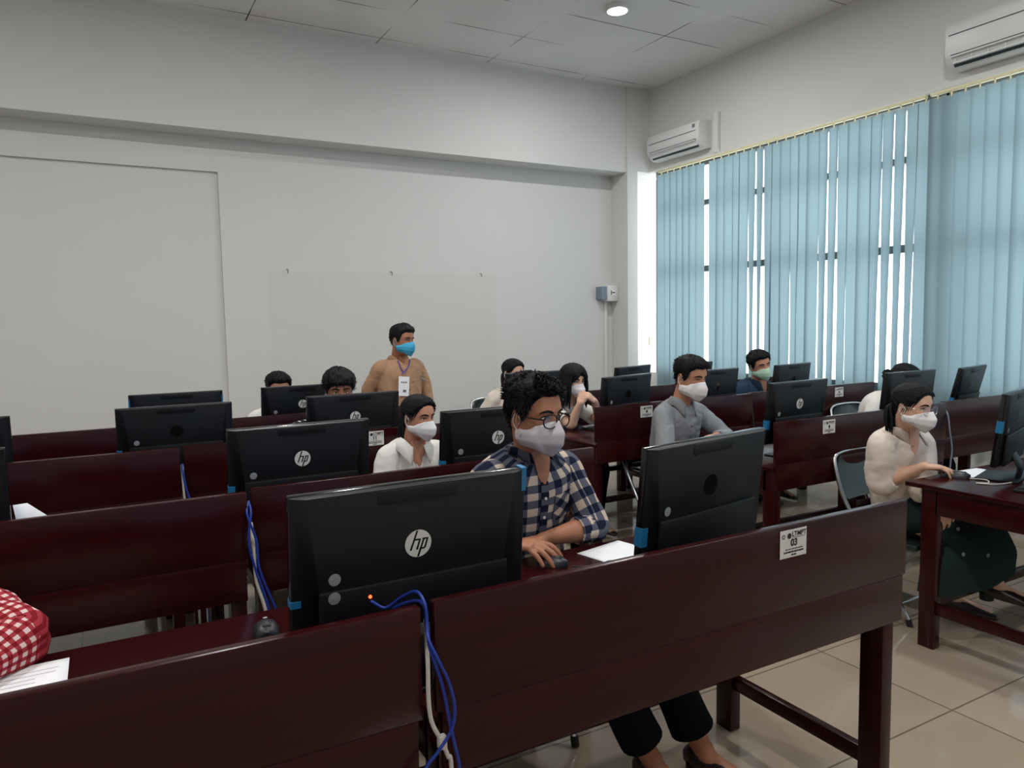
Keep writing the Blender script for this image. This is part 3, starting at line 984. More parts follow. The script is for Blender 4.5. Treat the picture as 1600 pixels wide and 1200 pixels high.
cable('power_cable', [(0.5175, 1.292, 0.975), (0.516, 1.286, 0.94), (0.5095, 1.266, 0.90), (0.508, 1.264, 0.84), (0.510, 1.263, 0.80), (0.516, 1.263, 0.775), (0.532, 1.263, 0.74), (0.545, 1.263, 0.705), (0.552, 1.263, 0.672), (0.556, 1.265, 0.4), (0.552, 1.275, 0.02)], 0.0044, MT['cablew'], 'white cable hanging in the gap nearest the camera', G)
b = MB(); b.box((0.5245, 1.254, 0.726), (0.5415, 1.2705, 0.752), bev=0.003); tag(b.build('cable_clip', MT['cablew'], origin=(0.533, 1.262, 0.74)), 'white clip on the nearest white cable', 'cable clip')
for k, (dx, dz) in enumerate(((0.0, 0.0), (0.012, -0.05))):
    cable('network_cable', [(0.395, 2.52, 0.97), (0.393 - dx, 2.475, 0.94), (0.380 + 2 * dx, 2.462, 0.85), (0.398 + dx, 2.455, 0.75), (0.43 + 3 * dx, 2.45, 0.62 + dz), (0.455 + 4 * dx, 2.455, 0.4), (0.48 + 3 * dx, 2.47, 0.02)], 0.004, MT['cable'], ('blue network cable in the second row gap, straighter of the two' if k == 0 else 'blue network cable in the second row gap, bowing outward'), G)
cable('power_cable', [(0.396, 2.5, 0.9), (0.396, 2.47, 0.82), (0.398, 2.46, 0.72), (0.42, 2.452, 0.62), (0.432, 2.45, 0.5), (0.44, 2.46, 0.3), (0.45, 2.47, 0.02)], 0.006, MT['cablew'], 'white cable in the second row gap beside two blue ones', G)
cable('network_cable', [(0.287, 3.6, 0.93), (0.285, 3.575, 0.9), (0.30, 3.565, 0.8), (0.335, 3.56, 0.68), (0.36, 3.565, 0.4), (0.36, 3.58, 0.02)], 0.0045, MT['cable'], 'blue network cable in the third row gap', G)
cable('power_cable', [(0.287, 3.6, 0.92), (0.284, 3.577, 0.86), (0.288, 3.57, 0.76), (0.31, 3.565, 0.66), (0.32, 3.57, 0.35), (0.32, 3.58, 0.02)], 0.005, MT['cablew'], 'white cable in the third row gap', G)
cable('network_cable', [(4.035, 3.74, 0.96), (4.033, 3.72, 0.9), (4.028, 3.7, 0.78), (4.045, 3.695, 0.64), (4.05, 3.7, 0.3), (4.05, 3.72, 0.02)], 0.0045, MT['cablek'], 'dark cable hanging in the gap behind the grey shirt man', G)
cable('network_cable', [(4.495, 2.62, 0.97), (4.492, 2.595, 0.93), (4.50, 2.585, 0.83), (4.52, 2.58, 0.72), (4.515, 2.585, 0.6), (4.51, 2.59, 0.3), (4.51, 2.6, 0.02)], 0.005, MT['boxg'], 'grey cable in the gap beside the glasses of the woman in cream', G)
cable('power_cable', [(1.26, 1.885, TOP + 0.006), (1.32, 1.84, TOP + 0.005), (1.39, 1.87, TOP + 0.005), (1.42, 1.80, TOP + 0.005), (1.43, 1.7, TOP + 0.005)], 0.0025, MT['cablek'], 'thin black mouse cord on the desk labelled 03', 'mouse cords')
cable('power_cable', [(3.53, 1.925, TOP + 0.006), (3.56, 1.87, TOP + 0.005), (3.50, 1.83, TOP + 0.005), (3.46, 1.86, TOP + 0.005), (3.50, 1.80, TOP + 0.005), (3.60, 1.78, TOP + 0.004)], 0.003, MT['cablew'], 'pale cord looped on the desk end of the woman in cream', 'mouse cords')

# ------------------------------------------------------------------ people
HZ = np.array([-0.120, -0.116, -0.108, -0.098, -0.085, -0.065, -0.045, -0.02, 0.0, 0.015, 0.04, 0.065, 0.085, 0.1, 0.108, 0.112])
HWd = np.array([0.010, 0.026, 0.040, 0.049, 0.057, 0.064, 0.0685, 0.072, 0.074, 0.0755, 0.0755, 0.070, 0.058, 0.040, 0.024, 0.006])
HF = np.array([0.060, 0.072, 0.081, 0.085, 0.0875, 0.0885, 0.089, 0.0895, 0.0905, 0.095, 0.0935, 0.085, 0.069, 0.048, 0.029, 0.007])
HB = np.array([-0.040, -0.024, -0.006, 0.012, 0.034, 0.060, 0.078, 0.090, 0.097, 0.100, 0.101, 0.094, 0.079, 0.056, 0.034, 0.009])
def hprof(z):
    return np.interp(z, HZ, HWd), np.interp(z, HZ, HF), np.interp(z, HZ, HB)
def head_pt(th, z, feat=True):
    """point of the bare head; th = 0 is the face (-y), +th towards its left (+x)"""
    w, f, bk = hprof(z)
    s, c = math.sin(th), math.cos(th)
    e = 2 / 2.25
    x = w * math.copysign(abs(s) ** e, s)
    y = -f * abs(c) ** e if c >= 0 else bk * abs(c) ** e
    if feat and c > 0:
        ax = abs(x)
        g = lambda a, m, q: math.exp(-((a - m) / q) ** 2)
        tip = np.interp(z, [-0.056, -0.05, -0.04, -0.034, 0.0, 0.014], [0.0, 0.55, 1.0, 0.98, 0.42, 0.0])
        d = 0.025 * tip * g(x, 0, np.interp(z, [-0.05, -0.035, 0.0], [0.0150, 0.0125, 0.0085]))
        d -= 0.0095 * g(ax, 0.031, 0.0165) * g(z, 0.001, 0.0125)
        d += 0.0045 * g(ax, 0.030, 0.024) * g(z, 0.021, 0.008)
        d += 0.004 * g(ax, 0.046, 0.015) * g(z, -0.03, 0.018)
        d += 0.0065 * g(x, 0, 0.02) * (g(z, -0.067, 0.0055) + 1.1 * g(z, -0.079, 0.006)) - 0.003 * g(x, 0, 0.024) * g(z, -0.073, 0.003)
        d += 0.005 * g(x, 0, 0.018) * g(z, -0.1, 0.011)
        y -= d * min(1, c * 2)
    return np.array((x, y, z))
def head_mesh(mb, Mx):
    zs = -0.120 + 0.232 * (0.5 - 0.5 * np.cos(np.linspace(0, PI, 56)))
    R = [[head_pt(t, z) for t in np.linspace(0, 2 * PI, 72, endpoint=False)] for z in zs]
    mb.rings(R, mtx=Mx)
    for s in (1, -1):                      # ears
        Rl = Matrix.Translation((s * 0.0735, 0.006, -0.012)) @ Matrix.Rotation(s * math.radians(22), 4, 'Z') @ Matrix.Rotation(math.radians(8), 4, 'X')
        mb.ball((0, 0.006, 0.0), (0.007, 0.0165, 0.028), mtx=Mx @ Rl, nu=14, nv=12)
        pts = [(s * 0.006, -0.008 + 0.0 * k, 0) for k in range(1)]
        hel = [(s * 0.009, 0.004 - 0.017 * math.cos(a), 0.003 + 0.026 * math.sin(a)) for a in np.linspace(0.2, 3.9, 9)]
        mb.tube(hel, [0.0038] * 9, seg=8, sub=3, mtx=Mx @ Rl)
        mb.ball((s * 0.004, 0.0, -0.026), (0.005, 0.0075, 0.009), mtx=Mx @ Rl, nu=10, nv=8)
def face_y(x, z):
    best, by = 9, 0
    for th in np.linspace(-1.45, 1.45, 117):
        p = head_pt(th, z)
        if abs(p[0] - x) < best:
            best, by = abs(p[0] - x), p[1]
    return by

def fuse(mb, voxel, smooth=3, folds=0.0, seed=0.0):
    o = mb.build('temp', MT['skin1'])
    r = o.modifiers.new('r', 'REMESH'); r.mode = 'VOXEL'; r.voxel_size = voxel; r.adaptivity = 0
    s = o.modifiers.new('s', 'SMOOTH'); s.factor = 0.5; s.iterations = smooth
    bpy.context.view_layer.update()
    me = bpy.data.meshes.new_from_object(o.evaluated_get(bpy.context.evaluated_depsgraph_get()))
    old = o.data
    bpy.data.objects.remove(o); bpy.data.meshes.remove(old)
    if folds:          # creases of the cloth
        co = np.zeros(len(me.vertices) * 3); me.vertices.foreach_get('co', co); co = co.reshape(-1, 3)
        no = np.zeros(len(me.vertices) * 3); me.vertex_normals.foreach_get('vector', no); no = no.reshape(-1, 3)
        for i, p in enumerate(co):
            a = p[0] * 0.8 + p[1] * 0.6 + p[2] * 0.35
            b_ = -p[0] * 0.6 + p[1] * 0.8
            c_ = p[2] - 0.3 * p[0]
            n1 = 1 - 2 * abs(noise.noise(Vector((a * 9 + seed, b_ * 9, c_ * 5))))
            n2 = 1 - 2 * abs(noise.noise(Vector((a * 16, b_ * 16 + seed, c_ * 24 + a * 8))))
            n3 = noise.noise(Vector((a * 4, b_ * 4, c_ * 4 + seed)))
            co[i] = p + no[i] * folds * (0.75 * n1 + 0.4 * n2 * max(0, 0.5 + n3 * 1.6) + 0.5 * n3)
        me.vertices.foreach_set('co', co.ravel())
        me.update()
    me.polygons.foreach_set('use_smooth', [True] * len(me.polygons))
    return me

def hand(mb, wrist, dirv, nrm, side, curls, thumb=(0.55, 0.7, -0.25), sc=1.0, spread=0.10):
    d = unit(dirv); n = unit(np.asarray(nrm, float) - d * np.dot(nrm, d)); a = np.cross(d, n) * side
    w = np.asarray(wrist, float)
    def ring(t, hw, ht, up=0.0):
        ang = np.linspace(0, 2 * PI, 18, endpoint=False)
        c = np.sign(np.cos(ang)) * np.abs(np.cos(ang)) ** 0.75; s = np.sign(np.sin(ang)) * np.abs(np.sin(ang)) ** 0.75
        return w + d * t * sc + n * up * sc + np.outer(c * hw * sc, a) + np.outer(s * ht * sc, n)
    mb.rings([ring(-0.015, 0.026, 0.019), ring(0.005, 0.028, 0.0175), ring(0.03, 0.036, 0.0165), ring(0.06, 0.041, 0.015, 0.002), ring(0.082, 0.040, 0.0125, 0.002), ring(0.092, 0.036, 0.009, 0.001)])
    L = ((0.042, 0.026, 0.021), (0.046, 0.029, 0.022), (0.042, 0.027, 0.021), (0.033, 0.021, 0.018))
    off = (0.0295, 0.010, -0.0095, -0.0285)
    fwd0 = (0.082, 0.087, 0.083, 0.075)
    rad = (0.0094, 0.0096, 0.0091, 0.0080)
    for k in range(4):
        p = w + (d * fwd0[k] + a * off[k]) * sc
        dd = unit(d + a * spread * (1.5 - k))
        pts = [p - dd * 0.018 * sc, p]
        ang = 0.0
        for j in range(3):
            ang += math.radians(curls[k][j])
            v = dd * math.cos(ang) - n * math.sin(ang)
            p = p + v * L[k][j] * sc
            pts.append(p)
        r = rad[k] * sc
        # knuckle swellings
        mb.tube(pts, [r * 1.0, r * 1.12, r * 1.04, r * 0.95, r * 0.80], seg=12, sub=4)
    p = w + (d * 0.022 + a * 0.026) * sc
    t1 = unit(d * thumb[0] + a * thumb[1] + n * thumb[2])
    t2 = unit(t1 + d * 0.45); t3 = unit(t1 + d * 0.85)
    p1 = p + t1 * 0.042 * sc; p2 = p1 + t2 * 0.034 * sc; p3 = p2 + t3 * 0.027 * sc
    mb.tube([p - t1 * 0.01, p, p1, p2, p3], [0.013 * sc, 0.014 * sc, 0.0115 * sc, 0.0105 * sc, 0.0085 * sc], seg=12, sub=4)

def ik(S, T, l1, l2, hint):
    S, T = np.asarray(S, float), np.asarray(T, float)
    v = T - S; D = np.linalg.norm(v)
    if D > (l1 + l2) * 0.995:
        k = D / ((l1 + l2) * 0.995); l1 *= k; l2 *= k
    u = v / D
    a = (l1 * l1 - l2 * l2 + D * D) / (2 * D)
    h = math.sqrt(max(1e-6, l1 * l1 - a * a))
    q = np.asarray(hint, float); q = unit(q - u * np.dot(q, u))
    return S + u * a + q * h

TORSO = [(-0.17, .075, .070), (-0.12, .135, .100), (-0.04, .166, .118), (0.06, .166, .116), (.2, .152, .106), (.38, .148, .106), (.55, .160, .114), (.7, .170, .117), (.80, .174, .110), (.87, .166, .097), (.925, .132, .082), (.965, .095, .068), (1.0, .070, .060), (1.03, .060, .056)]
def torso_rings(spine, left, w, infl, tmin, tmax, seg=36, wr=0.0, seed=0.0, loose=0.0, belly=0.0):
    P = catmull(spine, 12)
    L = np.concatenate([[0], np.cumsum(np.linalg.norm(np.diff(P, axis=0), axis=1))])
    tot = L[-1]
    tt = np.array([q[0] for q in TORSO]); ww = np.array([q[1] for q in TORSO]); dd = np.array([q[2] for q in TORSO])
    R, UV = [], []
    th = np.linspace(0, 2 * PI, seg, endpoint=False)
    cs = np.sign(np.sin(th)) * np.abs(np.sin(th)) ** 0.86       # x: th=0 at the front
    sn = np.sign(np.cos(th)) * np.abs(np.cos(th)) ** 0.86
    for t in np.linspace(tmin, tmax, 34):
        s = t * tot
        if s < 0:
            c = P[0] + (P[0] - P[1]) / np.linalg.norm(P[1] - P[0]) * (-s); T = unit(P[1] - P[0])
        elif s > tot:
            T = unit(P[-1] - P[-2]); c = P[-1] + T * (s - tot)
        else:
            c = np.array([np.interp(s, L, P[:, k]) for k in range(3)])
            c2 = np.array([np.interp(min(tot, s + 0.02), L, P[:, k]) for k in range(3)])
            c1 = np.array([np.interp(max(0, s - 0.02), L, P[:, k]) for k in range(3)])
            T = unit(c2 - c1)
        x = unit(left - T * np.dot(left, T))
        y = np.cross(x, T)          # towards the front
        lo = loose * max(0, 1 - t / 0.75)
        hw = np.interp(t, tt, ww) * w + infl + lo
        hd = np.interp(t, tt, dd) * (0.5 + 0.5 * w) + infl + lo * 0.6
        k = np.ones(seg)
        if wr:
            for j in range(seg):
                k[j] += wr * noise.noise(Vector((cs[j] * 3 + seed, sn[j] * 3, s * 7 + cs[j] * 2))) + wr * 0.5 * noise.noise(Vector((cs[j] * 8, sn[j] * 8 + seed, s * 22)))
        be = belly * math.exp(-((t - 0.25) / 0.3) ** 2)
        front = 1 + be * np.clip(sn, 0, 1)
        R.append(c + np.outer(cs * hw * k, x) + np.outer(sn * hd * k * front, y))
        UV.append(np.stack([np.linspace(0, 2 * PI * 0.15 * w, seg + 1), np.full(seg + 1, s)], 1))
    return np.array(R), np.array(UV)

def collar(mb, nb, Tn, left, front, r, col_h=0.038, spread=0.035, tip=0.055, mi=0, gap=22, rnd=False, drop=0.05):
    """turned-down shirt collar around the neck base"""
    angs = np.radians(np.linspace(gap, 360 - gap, 41))
    rows = [[], [], [], []]
    for a in angs:
        f = math.cos(a)           # 1 at the front
        dirv = front * f + left * math.sin(a)
        e = min(a, 2 * PI - a)
        fr = max(0.0, 1 - (math.degrees(e) - gap) / 46)
        base = nb + Tn * (0.020 - drop * max(0, f) ** 2)
        ext = tip * (fr ** 1.3) * (0.75 if rnd else 1.0)
        rows[0].append(base + dirv * (r - 0.004) - Tn * 0.02)
        rows[1].append(base + dirv * (r + 0.004) + Tn * 0.012)
        rows[2].append(base + dirv * (r + 0.012) + Tn * 0.010)
        rows[3].append(base + dirv * (r + spread + ext * 0.25) - Tn * (col_h + ext * 0.85) + front * 0.012 * fr)
    mb.rings([rows[0], rows[1], rows[2], rows[3]], closed=False, mi=mi,
             uv=[[(r * a, 0.6 - 0.02 * i) for a in list(angs) + [6.5]] for i in range(4)])

def hair_cap(mb, line, thick, Mx, seed=0.0, rough=0.10, nt=84, nz=22, zlow=None):
    """line: [(abs angle deg, z)], thick: f(angle deg, z) -> metres"""
    R = []
    la = [q[0] for q in line]; lz = [q[1] for q in line]
    for i in range(nz):
        u = i / (nz - 1)
        row = []
        for j in range(nt):
            th = 2 * PI * j / nt
            a = math.degrees(min(th, 2 * PI - th))
            z0 = np.interp(a, la, lz)
            z = z0 + (0.1115 - z0) * (1 - (1 - u) ** 1.6)
            p = head_pt(th, z, False)
            n = unit(p - np.array((0, 0.004, 0.005)) * 1.0)
            n = unit(n * (1, 1, 1) + np.array((0, 0, 0.0)))
            k = thick(a, z, th) * min(1.0, 0.12 + u * 6)
            k *= 1 + rough * 3 * noise.noise(Vector((math.cos(th) * 5 + seed, math.sin(th) * 5, z * 50)))
            row.append(p + n * k)
        R.append(row)
    inner = [[head_pt(2 * PI * j / nt, np.interp(math.degrees(min(2 * PI * j / nt, 2 * PI - 2 * PI * j / nt)), la, lz), False) * 0.97 for j in range(nt)]]
    mb.rings(inner + R, cap0=False, mtx=Mx)

def tufts(mb, n, line, thick, Mx, flow, length, rad=0.0032, seed=1, amin=0, amax=180):
    rnd = random.Random(seed)
    la = [q[0] for q in line]; lz = [q[1] for q in line]
    for _ in range(n):
        th = rnd.uniform(0, 2 * PI)
        a = math.degrees(min(th, 2 * PI - th))
        if not amin <= a <= amax:
            continue
        z0 = np.interp(a, la, lz)
        u = rnd.random() ** 0.8
        z = z0 + (0.1115 - z0) * u
        p = head_pt(th, z, False)
        nn = unit(p - np.array((0, 0.004, 0.0)))
        p = p + nn * thick(a, z, th) * min(1.0, 0.15 + u * 4) * 0.8
        f = np.asarray(flow(th, a, z), float)
        f = f + np.array([rnd.gauss(0, 0.16) for _ in range(3)])
        f = f - nn * min(0, np.dot(f, nn)) * 0.9
        f = unit(f)
        l = length * rnd.uniform(0.55, 1.15)
        q1 = p + (nn * 0.16 + f) * l * 0.5
        q2 = q1 + (f - nn * 0.22) * l * 0.5
        side = unit(np.cross(f, nn)); up = np.cross(side, f)
        r = rad * rnd.uniform(0.7, 1.3)
        ring = lambda c, k: [c + (side * math.cos(b) + up * math.sin(b) * 0.6) * r * k for b in (0, 2.1, 4.2)]
        mb.rings([ring(p - f * 0.004, 1.0), ring(q1, 0.8), ring(q2, 0.12)], mtx=Mx)

def strands(mb, pts_list, r0, Mx=None, seg=7):
    for pts in pts_list:
        mb.tube(pts, [r0 * 0.8, r0, r0 * 0.9, r0 * 0.35][:len(pts)] if len(pts) <= 4 else np.interp(np.linspace(0, 3, len(pts)), range(4), [r0 * 0.8, r0, r0 * 0.9, r0 * 0.3]).tolist(), seg=seg, sub=4, mtx=Mx)

M_SHORT = [(0, .064), (32, .066), (50, .056), (60, .044), (68, .012), (76, -.014), (84, -.016), (92, .012), (104, .016), (118, -.03), (140, -.06), (180, -.068)]
M_FADE = [(0, .070), (30, .072), (46, .062), (58, .046), (68, .022), (76, -.004), (84, -.006), (92, .012), (104, .016), (118, -.02), (140, -.045), (180, -.052)]
M_FRINGE = [(0, .044), (30, .042), (48, .034), (60, .020), (70, .006), (78, -.012), (86, -.014), (94, .012), (104, .012), (118, -.04), (140, -.062), (180, -.068)]
F_TIED = [(0, .074), (22, .070), (45, .052), (58, .034), (70, .014), (80, .004), (90, .018), (102, .012), (116, -.03), (140, -.062), (180, -.07)]
F_LONG = [(0, .050), (20, .046), (34, .030), (46, .010), (60, -.03), (70, -.05), (90, -.06), (110, -.07), (140, -.08), (180, -.085)]

def make_hair(style, Mx, seed):
    mb = MB()
    if style == 'quiff':          # thick on top, faded at the sides
        tk = lambda a, z, th: 0.004 + 0.026 * max(0, min(1, (z - 0.030) / 0.05)) * (0.62 if a < 60 else 0.9) + 0.006 * max(0, min(1, (z + .02) / .04))
        hair_cap(mb, M_FADE, tk, Mx, seed)
        tufts(mb, 1700, M_FADE, tk, Mx, lambda th, a, z: (0.5 * math.sin(th), -0.5 * (a < 80) + 0.2, 0.10 if z > 0.04 else -0.9), 0.019, 0.0034, seed)
        tufts(mb, 420, M_FADE, tk, Mx, lambda th, a, z: (0.3 * math.sin(th), -0.7, 0.45), 0.020, 0.0036, seed + 5, 0, 55)
    elif style == 'short':
        tk = lambda a, z, th: 0.005 + 0.018 * max(0, min(1, (z - 0.0) / 0.07))
        hair_cap(mb, M_SHORT, tk, Mx, seed)
        tufts(mb, 800, M_SHORT, tk, Mx, lambda th, a, z: (0.4 * math.sin(th), -0.65 if a < 80 else 0.3, -0.05 if z > 0.05 else -0.9), 0.018, 0.0032, seed)
    elif style == 'sidepart':
        tk = lambda a, z, th: 0.005 + 0.020 * max(0, min(1, (z - 0.01) / 0.07)) + 0.006 * max(0, math.sin(th)) * (z > 0.05)
        hair_cap(mb, M_SHORT, tk, Mx, seed, rough=0.06)
        tufts(mb, 420, M_SHORT, tk, Mx, lambda th, a, z: (0.9 if z > 0.05 else 0.2 * math.sin(th), -0.3 if a < 80 else 0.2, -0.05 if z > 0.05 else -0.9), 0.020, 0.0034, seed)
    elif style == 'fringe':
        tk = lambda a, z, th: 0.012 + 0.022 * max(0, min(1, (z + 0.0) / 0.07))
        hair_cap(mb, M_FRINGE, tk, Mx, seed)
        tufts(mb, 800, M_FRINGE, tk, Mx, lambda th, a, z: (0.5 * math.sin(th), -0.6 if a < 70 else 0.2, -0.5), 0.022, 0.0042, seed)
    elif style in ('tied', 'bun', 'lowtail'):
        tk = lambda a, z, th: 0.005 + 0.013 * max(0, min(1, (z + 0.02) / 0.08)) - 0.004 * math.exp(-((th if th < PI else th - 2 * PI) / 0.08) ** 2) * (a < 80)
        hair_cap(mb, F_TIED, tk, Mx, seed, rough=0.03)
        # combed back locks lying on the cap
        rnd = random.Random(seed)
        for k in range(90):
            th0 = rnd.uniform(-1.9, 1.9)
            a0 = abs(math.degrees(th0))
            z0 = np.interp(a0, [q[0] for q in F_TIED], [q[1] for q in F_TIED]) + rnd.uniform(0.0, 0.03)
            pts = []
            for u in np.linspace(0, 1, 6):
                th = th0 + (math.copysign(PI, th0) - th0) * u
                z = z0 + (-0.005 - z0) * u + 0.03 * math.sin(PI * u)
                z = min(z, 0.104)
                p = head_pt(th, z, False)
                pts.append(p + unit(p) * (tk(math.degrees(abs(th)) % 360 if abs(th) < PI else 180, z, th) * 0.9 + 0.001))
            mb.tube(pts, [0.003, 0.0038, 0.004, 0.004, 0.0036, 0.002], seg=6, sub=3, mtx=Mx)
        if style == 'bun':
            mb.ball((0, 0.125, -0.02), (0.04, 0.034, 0.038), mtx=Mx)
            for k in range(70):
                d = unit([rnd.gauss(0, 1) for _ in range(3)])
                c = np.array((0, 0.125, -0.02)) + d * 0.034
                e = unit(np.cross(d, [rnd.gauss(0, 1) for _ in range(3)]))
                mb.tube([c - e * 0.02, c + d * 0.006, c + e * 0.026 + d * 0.004], [0.002, 0.003, 0.0008], seg=5, sub=3, mtx=Mx)
        else:
            z1 = -0.20 if style == 'tied' else -0.16
            for k in range(26):
                o = np.array((rnd.gauss(0, 0.012), rnd.gauss(0, 0.008), 0))
                mb.tube([(0 + o[0] * .3, 0.098, -0.005), (o[0] * 1.2, 0.118 + o[1], -0.03), (o[0] * 2.0, 0.104 + o[1] * 2, z1 * 0.55), (o[0] * 2.2, 0.09 + o[1] * 2, z1 + rnd.uniform(-.02, .02))], [0.008, 0.011, 0.010, 0.002], seg=7, sub=4, mtx=Mx)
        for s in (1, -1):                     # loose strands at the temples
            for k in range(5):
                x = 0.058 + 0.003 * k
                mb.tube([(s * (x - 0.02), -0.07 + 0.006 * k, 0.066), (s * (x + 0.004), -0.066 + 0.01 * k, 0.045), (s * (x + 0.010), -0.045 + 0.01 * k, 0.012), (s * (x + 0.012), -0.034 + 0.012 * k, -0.012 - 0.006 * k)], [0.003, 0.0042, 0.0032, 0.0008], seg=6, sub=4, mtx=Mx)
    elif style == 'long':
        tk = lambda a, z, th: 0.010 + 0.018 * max(0, min(1, (z + 0.03) / 0.09))
        hair_cap(mb, F_LONG, tk, Mx, seed, rough=0.05)
        rnd = random.Random(seed)
        for k in range(120):
            th = math.copysign(math.radians(rnd.uniform(52, 180)), rnd.random() - 0.5)
            a = abs(math.degrees(th))
            z0 = 0.06 + rnd.uniform(-0.02, 0.03)
            p = head_pt(th, z0, False); n = unit(p * (1, 1, 0))
            zb = -0.19 - rnd.uniform(0, 0.035) + (0.02 if a < 75 else 0)
            fl = rnd.uniform(0.0, 0.018)
            p1 = head_pt(th, 0.0, False)
            sw = math.radians(8) * (1 if th > 0 else -1)
            mb.tube([p + n * 0.018, p1 + n * (0.022 + fl * .5), p1 * (1, 1, 0) + n * (0.024 + fl) + np.array((0, 0, -0.09)), p1 * (0.95, 0.95, 0) + n * (0.022 + fl * 1.6) + np.array((0, -0.006, zb))], [0.006, 0.009, 0.009, 0.002], seg=6, sub=4, mtx=Mx)
        for k in range(14):                   # bangs swept to the sides
            s = 1 if k % 2 else -1
            x0 = s * (0.004 + 0.002 * k)
            mb.tube([(x0, -0.085, 0.088), (x0 + s * 0.016, -0.104, 0.062), (x0 + s * 0.034, -0.094, 0.030), (s * (0.062 + 0.001 * k), -0.062, -0.01)], [0.005, 0.007, 0.006, 0.002], seg=6, sub=4, mtx=Mx)
    return mb

def make_mask(kind, Mx):
    """shell over nose, mouth and chin, with ear loops"""
    mb = MB()
    nu, nv = 29, 17
    R = []
    for j in range(nv):
        v = j / (nv - 1)
        row = []
        for i in range(nu):
            u = -1 + 2 * i / (nu - 1)
            au = abs(u)
            if kind == 'fold':         # boat shaped: flat middle panel between two creases
                ztop = -0.008 - 0.026 * au ** 1.6
                zbot = -0.130 + 0.042 * au ** 1.6
                z = ztop + (zbot - ztop) * v
                yb = np.interp(v, [0, .34, .66, 1], [0.113, 0.140, 0.132, 0.090])
                y = -(yb - (yb + 0.020) * au ** 2.1 * 0.92)
                x = u * np.interp(v, [0, .34, .66, 1], [0.066, 0.077, 0.072, 0.050]) * 1.0
            elif kind == 'ridge':      # two halves meeting in a vertical seam
                ztop = -0.006 - 0.024 * au ** 1.2
                zbot = -0.130 + 0.030 * au ** 1.6
                z = ztop + (zbot - ztop) * v
                yb = np.interp(v, [0, .3, .62, 1], [0.110, 0.138, 0.134, 0.088])
                y = -(yb - (yb + 0.012) * (0.62 * au ** 1.25 + 0.38 * au ** 3))
                x = u * np.interp(v, [0, .34, .66, 1], [0.066, 0.078, 0.076, 0.052])
            else:                      # pleated surgical mask
                ztop = -0.010 - 0.022 * au ** 1.6
                zbot = -0.126 + 0.036 * au ** 1.5
                z = ztop + (zbot - ztop) * v
                yb = np.interp(v, [0, .3, .6, 1], [0.112, 0.126, 0.122, 0.095]) + 0.0028 * ((v * 4.0) % 1.0) * (0.12 < v < 0.9)
                y = -(yb - (yb + 0.012) * au ** 2.2 * 0.9)
                x = u * np.interp(v, [0, .34, .66, 1], [0.066, 0.078, 0.074, 0.052])
            if abs(z) < 1:
                p = head_pt(math.asin(max(-1, min(1, u))) * 0.93, max(-0.115, z))
                # never inside the face
                if y > p[1] - 0.003 and au < 0.9:
                    y = p[1] - 0.003
            if kind == 'ridge' and i == nu // 2:
                y -= 0.0022
            row.append((x, y, z))
        R.append(row)
    mb.rings(R, closed=False, mtx=Mx)
    for s in (1, -1):
        e0 = (s * 0.0795, 0.008, 0.012); e1 = (s * 0.081, 0.020, -0.012)
        a = R[2][0 if s < 0 else nu - 1]; c = R[nv - 3][0 if s < 0 else nu - 1]
        mb.tube([a, (s * 0.081, -0.012, -0.012), e0, e1, (s * 0.080, 0.012, -0.036), (s * 0.077, -0.012, -0.058), c], [0.0017] * 7, seg=6, sub=4, mtx=Mx)
    return mb

